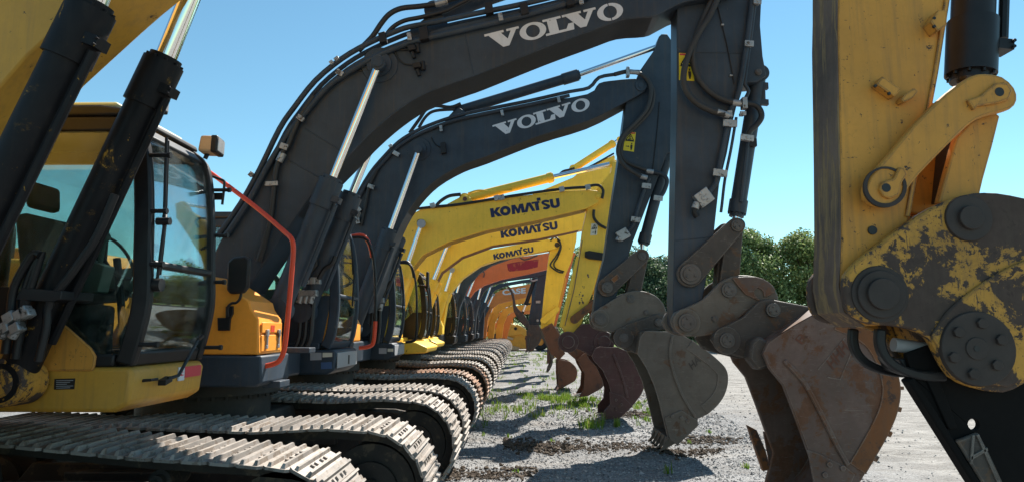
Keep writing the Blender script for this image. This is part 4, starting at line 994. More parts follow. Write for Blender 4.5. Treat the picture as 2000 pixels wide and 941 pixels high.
        for x in (601, 612, 622): b.obox(P(x, 548, 8.45), (.035, 0, 0), (0, .05, 0), (0, 0, .045)); b.obox(P(x-9, 572, 8.42), (.045, 0, 0), (0, .05, 0), (0, 0, .04)); b.cyl(P(x-12, 575, 8.42), P(x-17, 592, 8.42), .042, n=12)
        obj('valve_block', b, M['clamp'], r, .008)
        b = B()
        for dx in (0, 11, 22): b.tube(T3([(590+dx, 590), (587+dx, 630), (584+dx, 660), (575+dx, 680)], 8.45), .032, 8)
        b.tube(T3([(600, 545), (607, 530), (618, 515), (612, 500), (618, 480)], 8.4), .03, 8); b.tube(T3([(622, 545), (634, 525), (648, 515), (655, 500)], 8.42), .03, 8)
        obj('hose', b, M['rubber'], r)
        cb = cab(r, -2.42, 8.75, 9.85, 1.87, 3.62, 1.85, 'char', 'char', (1.55, 1.868), None, None, 'char')
        cbx = -2.42
    else:
        doubler(boom, (819, 292), bn, ((24, .02), (15, .06)), mat); doubler(boom, (1252, 168), bn, ((12, .02), (6, .03)), mat)
        e = B()
        for y0 in (bn+.08, bf-.14): e.prism(XZ([(862, 245), (872, 228), (885, 214), (896, 208), (906, 214), (912, 232)], bn), y0, y0+.06)
        obj('cylinder_ear', e, M[mat], boom, .01)
        hydraulic(r, 'stick_cylinder', proj2((1289, 90), YC), proj2((1132, 146), YC), proj2((896, 217), YC), YC, .05, .095, mat, .8, 28, False)
        P1 = [(668, 460), (694, 390), (722, 340), (752, 304), (778, 278), (806, 260), (838, 245), (884, 229), (940, 216), (1035, 197), (1110, 180), (1150, 172), (1170, 152), (1200, 146)]
        b = B(); b.tube(T3(P1, bn-.02), .034, 8, smooth=3); b.tube([p+Vector((.02, -.02, -.075)) for p in T3(P1[:-3], bn-.02)], .034, 8, smooth=3); obj('boom_pipe', b, M[mat], boom)
        b = B(); b.tube(T3([(800, 260), (820, 232), (832, 215), (850, 207), (880, 210), (900, 203)], bn+.1), .034, 8); b.tube(T3([(818, 250), (832, 228), (850, 217), (888, 214)], bn+.05), .03, 8)
        b.tube(T3([(738, 330), (722, 362), (714, 400), (705, 440)], bn-.04), .034, 8); obj('hose', b, M['rubber'], boom)
        b = B(); b.tube(T3([(842, 268), (850, 282), (862, 289)], bn-.02), .01, 6); c = P(866, 290, bn-.05); b.obox(c, (.045, 0, .01), (0, .05, 0), (-.01, 0, .10)); obj('pressure_sensor', b, M['black'], boom, .004)
        clampset(boom, [(775, 302, 7, 4, -30), (726, 366, 7, 4, -20), (862, 253, 3, 6, 8), (981, 223, 3, 6, 12), (1091, 197, 3, 6, 12), (764, 287, 4, 3, 30), (702, 410, 5, 4, -50), (700, 430, 4, 8, 10)], bn-.03, .06)
        b = B(); b.cyl(P(1230, 141, sn-.2), P(1250, 142, sn-.2), .045, n=12); b.obox(P(1226, 142, sn-.2), (.03, 0, 0), (0, .06, 0), (0, 0, .09)); obj('hose_end', b, M['clamp'], stick, .006)
        b = B(); b.tube(T3([(1200, 146), (1230, 140), (1257, 149), (1271, 172), (1265, 210), (1241, 240), (1216, 266), (1207, 297), (1220, 324), (1252, 345)], sn-.17), .040, 10, smooth=6); b.tube(T3([(1262, 150), (1276, 180), (1270, 214), (1245, 244), (1220, 268), (1212, 298), (1226, 318), (1270, 335)], sn-.09), .038, 10, smooth=6); obj('spiral_hose', b, M['rubber_rib'], stick)
        b = B(); b.cyl(P(1250, 344, sn-.14), P(1264, 348, sn-.14), .045, n=12); b.cyl(P(1262, 334, sn-.09), P(1276, 336, sn-.09), .045, n=12); b.obox(P(1217, 458, sn-.08), (.09, 0, .05), (0, .05, 0), (-.05, 0, .08)); b.cyl(P(1210, 464, sn-.1), P(1206, 470, sn-.1), .05, n=10); obj('valve_block', b, M['clamp'], stick, .008)
        b = B(); b.tube(T3([(1268, 348), (1258, 372), (1245, 410), (1236, 440), (1222, 455)], sn-.05), .036, 8); b.tube(T3([(1270, 335), (1292, 340), (1303, 352), (1298, 372), (1290, 385)], sn-.05), .038, 8); obj('stick_pipe', b, M[mat], stick)
        clampset(stick, [(1261, 365, 9, 5, -8), (1240, 430, 9, 5, -8), (1284, 389, 9, 5, -8)], sn-.03, .08)
        b = B(); b.tube(T3([(1288, 200), (1283, 260), (1275, 330)], sn-.012), .008, 6); obj('grease_line', b, M['black'], stick)
        warning(stick, [(1222, 258), (1242, 259), (1238, 297), (1217, 294)], sn)
        hydraulic(r, 'bucket_cylinder', proj2((1255, 500), YC), proj2((1256, 478), YC), proj2((1303, 305), YC), YC, .055, .10, mat, .5, 24, False)
        lx = capsule(proj2((1186, 560), 11.9), proj2((1254, 500), 11.9), .17, .13)
        for y0 in (11.9, 12.34): b = B(); b.prism(lx, y0, y0+.06); obj('side_link', b, M['steel_dark'], r, .012)
        b = B(); b.prism(XZ([(1193, 545), (1205, 535), (1211, 542), (1199, 552)], 11.9), 11.88, 11.902); obj('wear_patch', b, M['rusty'], r)
        pins(r, [(1186, 561, 11, .03), (1254, 500, 8, .025)], 11.9)
        hl = capsule(proj2((1236, 582), 11.98), proj2((1254, 505), 11.98), .13, .11)
        for y0 in (12.0, 12.24): b = B(); b.prism(hl, y0, y0+.07); obj('h_link', b, M['steel_dark'], r, .012)
        cp = smooth_poly([(1157, 625), (1162, 608), (1182, 594), (1205, 580), (1222, 571), (1245, 567), (1268, 571), (1288, 583), (1300, 602), (1302, 620), (1285, 628), (1258, 627), (1235, 633), (1215, 645), (1195, 648), (1172, 644), (1160, 636), (1157, 626)], 2)[:-1]
        cx = XZ(cp, 11.85); b = B()
        for y0 in (11.85, 12.37): b.prism(cx, y0, y0+.08)
        b.prism(XZ([(1200, 600), (1240, 580), (1280, 590), (1285, 615), (1230, 625), (1200, 635)], 11.9), 11.931, 12.369)
        co = obj('quick_coupler', b, M['steel_dark2'], r, .014)
        pins(co, [(1172, 622, 12, .05), (1232, 583, 8, .03), (1262, 610, 5, .02)], 11.85); doubler(co, (1172, 622), 11.85, ((18, .022),), 'steel_dark2')
        Yn, Yf = 11.55, 12.8
        side = XZ([(1245, 690), (1250, 658), (1260, 646), (1320, 648), (1352, 664), (1380, 684), (1402, 702), (1418, 720), (1422, 742), (1416, 768), (1402, 790), (1382, 808), (1363, 817), (1362, 828), (1322, 868), (1306, 858), (1297, 822), (1288, 785), (1278, 752), (1262, 716)], Yn)
        she = XZ([(1245, 690), (1250, 658), (1260, 646), (1320, 648), (1352, 664), (1380, 684), (1402, 702), (1418, 720), (1422, 742), (1416, 768), (1402, 790), (1382, 808), (1363, 817), (1362, 828), (1324, 866)], Yn)
        bk = bucket(r, side, she, Yn, Yf, 'steel_dark2', (proj2((1332, 858), Yn), proj2((1304, 854), Yn)), proj2((1294, 882), Yn), 5, (4, 12, .18), None, None, 'steel_dark2', .06, heel=False,
                    cheek=(XZ([(1297, 815), (1330, 800), (1362, 820), (1363, 830), (1324, 867), (1308, 858)], Yn), [proj2((1312, 812), Yn), proj2((1330, 815), Yn), proj2((1342, 822), Yn)]))
        e = B(); e.prism(strip(XZ(smooth_poly([(1316, 655), (1311, 690), (1318, 725), (1335, 770), (1360, 812)], 4), Yn), -.05), Yn-.028, Yn-.001); obj('side_ridge', e, M['steel_dark2'], bk, .02)
        font_word('cast_lettering', 'HAG', (1352, 722), (26, -26), (-8, -13), Yn, 'steel_dark', bk, .02, .008)
        ears = XZ([(1200, 660), (1206, 645), (1225, 632), (1255, 622), (1285, 612), (1300, 618), (1306, 640), (1262, 650), (1252, 690), (1240, 688), (1215, 678)], 11.78)
        for y0 in (11.78, 12.47): b = B(); b.prism(ears, y0, y0+.07); obj('bucket_ear', b, M['steel_dark'], bk, .012)
        pins(bk, [(1218, 659, 9, .04), (1286, 629, 8, .03)], 11.78); doubler(bk, (1218, 659), 11.78, ((20, .025),), 'steel_dark')
        b = B()
        for x in (730, 738, 746): b.obox(P(x, 586, 12.5), (.045, 0, 0), (0, .05, 0), (0, 0, .05)); b.cyl(P(x-2, 592, 12.5), P(x-5, 606, 12.5), .05, n=10)
        obj('valve_block', b, M['clamp'], r, .008)
        b = B()
        for dx in (0, 8, 15): b.tube(T3([(727+dx, 604), (726+dx, 640), (722+dx, 670)], 12.5), .034, 8)
        b.tube(T3([(733, 582), (742, 565), (740, 550), (747, 530)], 12.5), .03, 8); b.tube(T3([(744, 582), (757, 560), (764, 548)], 12.5), .03, 8)
        obj('hose', b, M['rubber'], r)
        cb = cab(r, -2.44, 12.78, 13.88, 1.87, 3.62, 1.85, 'char2', 'char2', (1.55, 1.868), None, None, 'char2')
        cbx = -2.44
        house_box = True
    yn, yf = (8.75, 9.85) if first else (12.78, 13.88)
    b = B(); b.box(cbx-.004, cbx+.012, yn+.03, yf-.05, 1.63, 1.83); obj('front_panel', b, M['greyplate'], r, .008)
    # wiper, guard rail beside the door, stickers
    b = B(); b.tube([(cbx+.05, yn+.55, 2.45), (cbx+.05, yn+.6, 2.9), (cbx-.03, yn+.66, 3.4)], .016, 6, smooth=0); b.tube([(cbx+.03, yn+.60, 2.9), (cbx-.03, yn+.72, 3.35)], .012, 6, smooth=0); obj('wiper', b, M['black'], cb)
    b = B(); b.tube([(cbx-.15, yf+.03, 3.5), (cbx+.10, yf+.03, 3.45), (cbx+.22, yf+.03, 3.0), (cbx+.25, yf+.03, 2.2)], .022, 8); obj('guard_rail', b, M['black'], r)
    b = B(); b.tube([(cbx-.15, yf+.05, 3.52), (cbx+.02, yf+.05, 3.53), (cbx+.12, yf+.05, 3.40), (cbx+.17, yf+.05, 3.2)], .03, 8).cut(); b.tube([(cbx+.25, yf+.03, 2.25), (cbx+.23, yf+.03, 1.95), (cbx+.16, yf+.03, 1.88), (cbx+.02, yf+.03, 1.86)], .03, 8); obj('door_handrail', b, M['rail' if first else 'black'], r)
    if first:
        plate('data_plate', [(606, 688), (628, 688), (628, 702), (606, 703)], 8.745, .003, 'grey_sticker', r); plate('data_plate', [(630, 688), (649, 688), (649, 696), (630, 697)], 8.745, .003, 'pale_sticker', r)
        plate('data_plate', [(627, 707), (648, 706), (648, 719), (627, 720)], 8.745, .003, 'blue_sticker', r); plate('data_plate', [(635, 654), (648, 653), (648, 672), (635, 673)], 8.76, .004, 'blackink', r)
        b = B()
        for q in ([(637, 670), (646, 656), (647, 658), (639, 671)], [(638, 660), (640, 657), (645, 664), (643, 667)]): b.prism(XZ(q, 8.76), 8.7545, 8.7565)
        obj('hand_symbol', b, M['clamp'], r)
        b = B(); b.box(cbx+.010, cbx+.016, yn+.55, yn+.62, 1.66, 1.78); obj('front_recess', b, M['blackink'], r)
    else:
        plate('data_plate', [(740, 679), (755, 679), (755, 690), (740, 690)], 12.772, .003, 'grey_sticker', r); plate('data_plate', [(757, 680), (768, 680), (768, 686), (757, 686)], 12.772, .003, 'pale_sticker', r)
    house(r, 'orange_y', mat if first else 'char2', 0, not first)
    undercarriage(r, (-1.25, 1.30), .45, 'track', True)
    return r
# =================================================================== the rest of the row
def far_machine(YC, label, bp, rods, sp, bk, armmat, topmat, basemat, cabmat, w=.55, stickmat=None, rodmat=None, rr=.05, rb=.12, bmat='maroon', text=None, tmat='track', coupler=None, cpin=None, low=(.36, 90), rail=False, cabx=-2.42, extra=None, detail=1):
    r = thing('excavator', label, 'excavator', (XR, YC, 0), 'excavators parked in a row')
    bn, bf = YC-w/2, YC+w/2
    b = B(); b.prism(XZ(bp, bn), bn, bf); boom = obj('boom', b, M[armmat], r, .015)
    sn, sf = YC-.17, YC+.17
    if sp:
        b = B(); b.prism(XZ(sp, sn), sn, sf); stick = obj('stick', b, M[stickmat or armmat], r, .012)
    cn, cf = bn-.16, bf+.16
    if rods:
        (ax, ay), (gx, gy) = rods[:2]
        dx, dy = gx-ax, gy-ay; k = rods[2] if len(rods) > 2 else (660-gy)/dy
        lx = (gx+dx*k, gy+dy*k)
        a, g, l = [proj2(p, cn) for p in ((ax, ay), (gx, gy), lx)]
        for Y in (cn, cf): hydraulic(r, 'boom_cylinder', a, g, l, Y, rr, rb, rodmat or armmat, .8, 16 if detail else 10, False)
        p = B(); p.ycyl(ax, ay, cn-.1, rr*1.9*F/(cn-.1), .03, 18); obj('pin', p, M['greyplate'], r)
    if bk:
        pts, i0, i1, tip, wd = bk
        Yn, Yf = YC-wd/2, YC+wd/2
        side = XZ(pts, Yn)
        bko = bucket(r, side, XZ(pts[i0:i1+1], Yn), Yn, Yf, bmat, (side[(i1+1) % len(side)], side[i1]) if tip else None, proj2(tip, Yn) if tip else None, 5 if detail else 3, None, None, None, 'rusty', .05)
    if coupler:
        b = B(); cx = XZ(coupler, YC-.32)
        for y0 in (YC-.32, YC+.24): b.prism(cx, y0, y0+.08)
        b.prism([(x*.97+.03*cx[0][0], z) for x, z in cx], YC-.235, YC+.235)
        co = obj('linkage', b, M[bmat], r, .01)
        for c in (cpin or []): doubler(co, c, YC-.32, ((330/YC, .02), (190/YC, .05)), bmat, 'pin')
    if text: text(boom, bn)
    cb = cab(r, cabx, YC+.62, YC+1.72, 1.87, 3.55, 1.8, cabmat, basemat, (1.55, 1.868), None, None, cabmat if not rail else 'black', interior=detail > 0)
    if rail:
        b = B(); y = YC+.45
        b.tube([(cabx+.05, y, 1.9), (cabx+.10, y, 2.7), (cabx+.02, y, 3.15), (cabx-.2, y, 3.2)], .025, 8); b.tube([(cabx-.55, y-1.6, 1.9), (cabx-.52, y-1.6, 2.75), (cabx-.9, y-1.6, 2.8), (cabx-1.3, y-1.6, 2.6)], .025, 8)
        obj('handrail', b, M['black'], r)
        b = B(); b.obox((cabx+.05, y, 3.35), (.03, 0, 0), (0, .1, 0), (0, 0, .2)); obj('side_mirror', b, M['black'], r, .02)
        b = B(); b.prism([(cabx-.3, 1.57), (cabx+.28, 1.60), (cabx+.32, 1.72), (cabx+.05, 1.84), (cabx-.3, 1.84)], YC-1.3, YC+.55); obj('front_cover', b, M[topmat], r, .03)
    house(r, topmat, basemat, 1)
    undercarriage(r, (-1.25, 1.27), .42, tmat)
    if extra: extra(r, YC, boom)
    return r

KOM = [('K', 0, .145), ('O', .137, .290), ('M', .300, .490), ('A', .478, .640), ('T', .600, .735), ('S', .735, .862), ('U', .862, 1.0)]
def kom(A, U, V):
    return lambda boom, Y: word('lettering', KOM, GEO, A, U, V, Y, 'navy', boom, (.36, .38))

def yellow_one(r, YC, boom):
    bn = YC-.30
    e = B()
    for y in (YC-.2, YC+.12): e.prism(XZ([(862, 405), (882, 394), (897, 386), (908, 381), (917, 385), (924, 394), (930, 402)], YC-.2), y, y+.08)
    obj('cylinder_ear', e, M['komat'], boom, .01)
    b = B(); b.ycyl(908, 389, YC-.2, 4.5, .03, 16); obj('pin', b, M['rust_red'], boom)
    hydraulic(r, 'stick_cylinder', proj2((1197, 320), YC), proj2((1081, 346), YC), proj2((908, 389), YC), YC, .062, .115, 'komat2', .35, 22, False)
    b = B(); b.tube(T3([(800, 410), (840, 405), (900, 399), (1000, 383), (1100, 369), (1150, 366)], bn-.03), .035, 8); b.tube(T3([(852, 402), (862, 392), (878, 383), (900, 380)], bn+.1), .045, 8)
    b.tube(T3([(1150, 364), (1168, 362), (1178, 372), (1176, 388)], bn-.06), .035, 8); b.tube(T3([(1160, 410), (1160, 425), (1170, 438), (1184, 446)], YC-.25), .035, 8); obj('hose', b, M['rubber'], boom)
    b = B(); b.tube(T3([(914, 378), (935, 372), (960, 374), (1000, 372)], YC-.1), .02, 6); obj('cylinder_line', b, M['komat2'], boom)
    b = B()
    for x, y in ((970, 387), (980, 386), (1097, 370), (1148, 366), (845, 402)): b.obox(P(x, y, bn-.05), (.06, 0, .015), (0, .05, 0), (-.015, 0, .06)).cut()
    obj('clamp', b, M['clamp'], boom, .006)
    doubler(boom, (823, 437), bn, ((9, .03), (6, .25)), 'pindark'); doubler(boom, (1170, 383), bn, ((7, .03), (4, .05)), 'komat2')
    # rusty underside
    Yb = YC-.675; bko = next(o for o in r.children if o.name.startswith('bucket') and not o.name.startswith('bucket_'))
    cb = B(); cb.prism(XZ([(1190, 764), (1216, 772), (1236, 792), (1210, 816), (1180, 818), (1180, 802), (1191, 788)], Yb), Yb-.03, Yb-.002); sc_ = obj('side_cutter', cb, M['maroon'], bko, .01)
    cb = B()
    for x, y in ((1203, 780), (1214, 789), (1203, 798)): cb.ycyl(x, y, Yb-.03, 2.6, .03, 10).cut()
    obj('cutter_bolt', cb, M['maroon'], bko)
    e = B(); e.prism(strip(XZ(smooth_poly([(1200, 690), (1212, 720), (1222, 750), (1228, 775)], 3), Yb), -.06), Yb-.03, Yb-.002); obj('side_ridge', e, M['maroon'], bko, .02)
    u = B(); u.prism(strip(XZ([(1145, 408), (1050, 430), (950, 450), (876, 473), (827, 497), (803, 526)], bn), -.008), bn+.03, YC+.27); obj('underside_plate', u, M['rusty'], boom)
    sn = YC-.17
    warning(r, [(1155, 437), (1168, 435), (1166, 459), (1153, 460)], sn, 'pale_sticker', None)
    b = B(); b.prism(XZ([(1142, 492), (1150, 490), (1185, 496), (1185, 510), (1150, 506), (1142, 503)], sn), sn-.10, sn-.02); b.cyl(P(1147, 498, sn-.08), P(1147, 498, sn-.15), .03, n=10); obj('bracket', b, M['black'], r, .01)
    e = B(); e.prism(strip(XZ([(1131, 502), (1115, 570), (1098, 638)], sn), -.07), sn-.006, sn-.001); obj('edge_plate', e, M['komat2'], r)
    e = B(); e.prism(strip(XZ([(1138, 470), (1122, 565), (1104, 636)], sn), -.02), sn-.012, sn-.001); obj('weld_edge', e, M['rusty'], r)
    b = B(); b.prism(capsule(proj2((1122, 623), YC-.26), proj2((1160, 592), YC-.26), .10, .07), YC-.28, YC-.2).cut(); b.prism(capsule(proj2((1122, 623), YC-.26), proj2((1160, 592), YC-.26), .10, .07), YC+.2, YC+.28); obj('side_link', b, M['rusty'], r, .01)
    b = B()
    for y in (YC-.2, YC+.1): b.prism(capsule(proj2((1160, 592), YC-.2), proj2((1165, 655), YC-.2), .1, .1), y, y+.08)
    obj('h_link', b, M['rusty'], r, .01)
    hydraulic(r, 'bucket_cylinder', proj2((1160, 590), YC), proj2((1163, 575), YC), proj2((1208, 330), YC), YC, .05, .09, 'komat2', .4, 18, False)
    b = B()
    for k in range(26):
        x = 1138+random.gauss(0, 9); y = 575+random.gauss(0, 14); q = random.uniform(.8, 3.2)
        pts = [(x+q*random.uniform(.5, 1)*math.cos(t), y+q*random.uniform(.5, 1.2)*math.sin(t)) for t in np.linspace(0, 6.28, 8)[:-1]]
        lim = 1098+(638-y)*.30
        if x > lim+6 and x < 1150-(y-560)*.35: b.prism(XZ(pts, sn), sn-.002, sn+.001)
    obj('rust_chips', b, M['rust_red'], r)

def build_row():
    # first yellow
    K1 = far_machine(16.2, 'largest yellow excavator, its maroon bucket resting on the gravel behind the grey one',
        [(735, 660), (745, 600), (762, 530), (785, 460), (805, 418), (820, 410), (850, 406), (900, 401), (975, 388), (1100, 373), (1150, 371), (1167, 373), (1176, 383), (1168, 396), (1145, 408), (1050, 430), (950, 450), (876, 473), (827, 497), (803, 526), (785, 580), (775, 660)],
        ((823, 437), (796, 515), 1.85),
        [(1197, 314), (1212, 318), (1222, 360), (1205, 420), (1188, 460), (1172, 512), (1160, 563), (1133, 638), (1122, 654), (1108, 655), (1098, 638), (1115, 570), (1131, 502), (1139, 444), (1148, 405), (1162, 374), (1180, 352), (1194, 336)],
        ([(1156, 695), (1162, 680), (1172, 676), (1192, 678), (1206, 677), (1226, 686), (1248, 700), (1260, 718), (1265, 735), (1261, 749), (1253, 769), (1238, 789), (1210, 813), (1208, 818), (1180, 818), (1180, 802), (1192, 788), (1194, 768), (1189, 748), (1177, 722), (1160, 704)], 4, 13, (1172, 819), 1.35),
        'komat', 'komat', 'komat2', 'black', .6, None, 'komat2', .055, .16, 'maroon', kom((959.6, 425.5), (135, -20.8), (-2.9, -17.6)), 'track_rust',
        [(1099, 662), (1108, 654), (1122, 648), (1137, 632), (1157, 631), (1177, 641), (1192, 658), (1197, 671), (1186, 676), (1162, 678), (1156, 695), (1140, 685), (1118, 676), (1104, 674)], [(1110, 667), (1180, 667)], rail=True, extra=yellow_one)
    e = B()
    def two(r, YC, boom):
        hydraulic(r, 'stick_cylinder', proj2((1209, 273), YC), proj2((1200, 279), YC), proj2((1119, 331), YC), YC, .05, .11, 'komat2', .3, 18, False)
        b = B(); b.tube(T3([(1092, 342), (1100, 335), (1112, 332), (1122, 329)], YC-.2), .04, 8); b.tube(T3([(1130, 336), (1160, 322), (1199, 300)], YC-.2), .03, 6); obj('hose', b, M['rubber'], boom)
        u = B(); u.prism(strip(XZ([(1135, 448), (1050, 467), (962, 480), (902, 502), (862, 532), (842, 572)], YC-.28), -.01), YC-.26, YC+.26); obj('underside_plate', u, M['rusty'], boom)
        doubler(boom, (875, 476), YC-.28, ((7, .03), (5, .25)), 'pindark')
    far_machine(20.3, 'middle one of the three bright yellow excavators with navy lettering on the boom',
        [(795, 660), (800, 580), (812, 520), (845, 488), (890, 468), (950, 448), (1050, 428), (1110, 417), (1137, 414), (1148, 421), (1148, 437), (1140, 447), (1050, 466), (962, 479), (902, 501), (862, 531), (842, 571), (826, 660)],
        ((875, 476), (847, 545), 1.4),
        [(1040, 380), (1119, 347), (1139, 331), (1200, 303), (1206, 335), (1192, 345), (1182, 400), (1170, 470), (1128, 650), (1108, 650), (1138, 500), (1146, 440), (1143, 425), (1122, 400)],
        ([(1128, 700), (1140, 690), (1152, 688), (1166, 710), (1178, 745), (1176, 757), (1150, 772), (1131, 775), (1140, 758), (1142, 730), (1132, 712)], 2, 6, (1124, 776), 1.2),
        'komat2', 'komat', 'komat2', 'black', .56, None, 'komat2', .055, .17, 'rust_red', kom((979, 465.4), (111, -18.2), (-2.4, -15)), 'track', [(1100, 655), (1120, 645), (1140, 655), (1150, 690), (1130, 705), (1112, 690)], None, rail=True, extra=two, cabx=-2.72)
    def three(r, YC, boom):
        b = B(); b.tube(T3([(1075, 470), (1083, 463), (1093, 470), (1094, 484), (1086, 500), (1077, 512), (1076, 520), (1090, 530), (1100, 532)], YC-.35), .03, 8); b.tube(T3([(1088, 468), (1096, 480), (1090, 500), (1082, 514), (1086, 524), (1102, 530)], YC-.3), .028, 8); obj('hose', b, M['rubber'], boom)
        doubler(boom, (1088, 478), YC-.28, ((5, .03), (3, .05)), 'pindark')
        b = B(); b.prism(capsule(proj2((1062, 625), YC-.25), proj2((1088, 603), YC-.25), .12, .09), YC-.27, YC-.2); obj('side_link', b, M['komat2'], r, .01)
        b = B(); b.prism(capsule(proj2((1086, 606), YC-.2), proj2((1100, 545), YC-.2), .12, .12), YC-.12, YC+.12); obj('bucket_cylinder', b, M['amber_far'], r, .01)
        b = B(); b.prism(XZ([(1080, 690), (1086, 670), (1098, 662), (1104, 678), (1096, 692), (1084, 698)], YC-.3), YC-.3, YC+.3); obj('h_link', b, M['komat2'], r, .01)
    far_machine(24.4, 'smallest of the three bright yellow excavators, with a small round bucket',
        [(838, 660), (842, 585), (855, 535), (880, 512), (905, 500), (940, 490), (1000, 479), (1068, 467), (1086, 465), (1093, 474), (1087, 486), (1042, 494), (976, 505), (937, 519), (903, 543), (875, 577), (862, 660)],
        ((883, 527), (870, 568), 1.9),
        [(1079, 468), (1100, 455), (1127, 450), (1126, 470), (1115, 512), (1103, 540), (1094, 580), (1080, 640), (1066, 646), (1056, 640), (1063, 570), (1072, 500)],
        ([(1089, 704), (1094, 701), (1113, 705), (1124, 715), (1128, 727), (1124, 742), (1113, 749), (1091, 757), (1089, 730)], 2, 6, (1088, 762), 1.3),
        'komat2', 'komat2', 'black', 'black', .56, None, 'komat2', .05, .15, 'rust_red', kom((964.7, 507), (78, -14.5), (-1.9, -10.8)), 'track', [(1058, 642), (1078, 630), (1092, 650), (1104, 690), (1092, 702), (1076, 690)], None, rail=False, extra=three, cabx=-2.5)
    far_machine(28.4, 'dark-armed excavator standing between the yellow group and the orange one, brown pointed bucket',
        [(866, 660), (868, 600), (880, 562), (898, 540), (925, 522), (960, 505), (1000, 491), (1060, 478), (1072, 482), (1060, 490), (1000, 503), (960, 517), (935, 533), (915, 558), (898, 600), (890, 660)],
        ((901, 541), (892, 571), 2.4), [(1072, 478), (1100, 472), (1094, 560), (1078, 630), (1064, 640), (1058, 632), (1074, 560)],
        ([(1055, 640), (1066, 634), (1090, 640), (1092, 654), (1080, 680), (1080, 707), (1074, 722), (1070, 718), (1077, 704), (1071, 680), (1058, 658)], 2, 6, (1069, 727), .9),
        'char', 'orange_y', 'char', 'char', .5, None, 'char', .05, .14, 'steel_dark', tmat='track')
    def smear(r, YC, boom):
        Y = YC-.27; b = B(); b.prism(XZ([(990, 515), (1010, 511), (1052, 506), (1050, 521), (1030, 526), (996, 530), (992, 527)], Y), Y-.004, Y+.002); obj('faded_decal', b, M['crimson'], boom)
        doubler(boom, (930, 536), Y, ((4, .03), (2.5, .3)), 'pindark')
        b = B(); b.tube(T3([(939, 527), (946, 533), (944, 541)], Y-.03), .03, 6); b.tube(T3([(985, 505), (1010, 500), (1025, 507), (1050, 498)], Y), .04, 6); obj('hose', b, M['rust_red'], boom)
    far_machine(32.4, 'orange excavator with a crimson smeared decal along the boom',
        [(888, 660), (890, 590), (898, 560), (911, 543), (929, 528), (964, 513), (1012, 502), (1060, 495), (1110, 486), (1125, 496), (1110, 515), (1045, 531), (979, 545), (946, 556), (927, 568), (912, 588), (905, 660)],
        ((930, 536), (913, 578), 1.9), [(1096, 485), (1118, 474), (1121, 500), (1106, 560), (1085, 640), (1072, 645), (1082, 570)],
        ([(1068, 640), (1088, 636), (1096, 660), (1090, 690), (1075, 705), (1070, 680)], 1, 4, (1070, 710), 1.0),
        'orange', 'orange', 'black', 'char', .54, None, 'char', .05, .14, 'rust_red', extra=smear)
    def grab(r, YC, boom):
        Y = YC-.4
        b = B(); b.prism(XZ(smooth_poly([(989, 557), (996, 560), (1004, 575), (1008, 596), (1016, 606), (1030, 622), (1036, 640), (1026, 638), (1012, 622), (1003, 606), (1001, 585), (997, 570)], 2), Y), Y, Y+.5); obj('thumb', b, M['steel_dark'], r, .03)
        hydraulic(r, 'thumb_cylinder', proj2((1021, 610), YC), proj2((1027, 595), YC), proj2((1043, 547), YC), YC, .05, .11, 'black', .4, 14, False)
        b = B(); b.tube(T3([(1036, 543), (1040, 548), (1050, 545)], YC-.4), .05, 6); b.obox(P(1051, 589, YC-.2), (.12, 0, 0), (0, .1, 0), (0, 0, .07)); b.ycyl(1050, 625, YC-.25, 2.5, .05, 10); obj('valve_block', b, M['clamp'], r)
    far_machine(36.4, 'dark grey excavator with a curved thumb claw beside its stick',
        [(912, 660), (914, 600), (921, 577), (933, 560), (953, 548), (990, 540), (1040, 532), (1060, 528), (1066, 534), (1050, 540), (990, 548), (958, 557), (944, 571), (936, 587), (930, 620), (927, 660)],
        ((942, 550), (933, 584), 1.9), [(1054, 515), (1076, 510), (1072, 545), (1063, 585), (1057, 625), (1048, 640), (1034, 640), (1036, 615), (1044, 580)],
        ([(1030, 634), (1052, 634), (1060, 650), (1052, 672), (1038, 682), (1034, 660)], 1, 4, (1034, 686), .9),
        'char2', 'orange_y', 'char2', 'char2', .5, None, 'char2', .05, .14, 'steel_dark', extra=grab)
    far_machine(40.4, 'dark excavator close behind the one with the thumb claw',
        [(928, 660), (930, 610), (938, 584), (953, 565), (975, 554), (1020, 546), (1045, 543), (1048, 549), (1020, 552), (990, 557), (967, 566), (955, 580), (947, 600), (943, 660)],
        ((959, 558), (947, 590), 1.6), [(1040, 540), (1056, 536), (1052, 590), (1044, 645), (1034, 650), (1030, 640), (1038, 590)],
        ([(1028, 645), (1044, 645), (1050, 660), (1040, 680), (1030, 684)], 1, 3, (1028, 687), .9), 'char', 'amber_far', 'amber_far', 'char', .5, None, 'char', .05, .13, 'steel_dark', detail=0)
    def case(r, YC, boom):
        Y = YC-.27
        font_word('lettering', 'CASE', (981.5, 576), (45.5, -4), (-.5, -11), Y, 'white', boom, .035)
    far_machine(44.4, 'burnt orange excavator with white lettering on the boom',
        [(938, 660), (941, 622), (949, 594), (962, 575), (978, 566), (1000, 560), (1040, 553), (1058, 551), (1060, 572), (1045, 576), (1000, 586), (974, 592), (961, 602), (953, 622), (949, 660)],
        ((964, 575), (953, 598), 1.8), [(1052, 552), (1064, 548), (1058, 600), (1048, 655), (1038, 658), (1036, 650), (1046, 600)],
        ([(1032, 652), (1047, 650), (1052, 664), (1042, 684), (1034, 686)], 1, 3, (1032, 688), .9), 'burnt', 'burnt', 'char', 'char', .54, None, 'char', .05, .12, 'rust_red', text=None, extra=case, detail=0)
    amber = [(952, 660), (955, 628), (961, 604), (970, 592), (985, 583), (1017, 578), (1042, 577), (1044, 590), (1017, 592), (990, 598), (976, 608), (967, 630), (964, 660)]
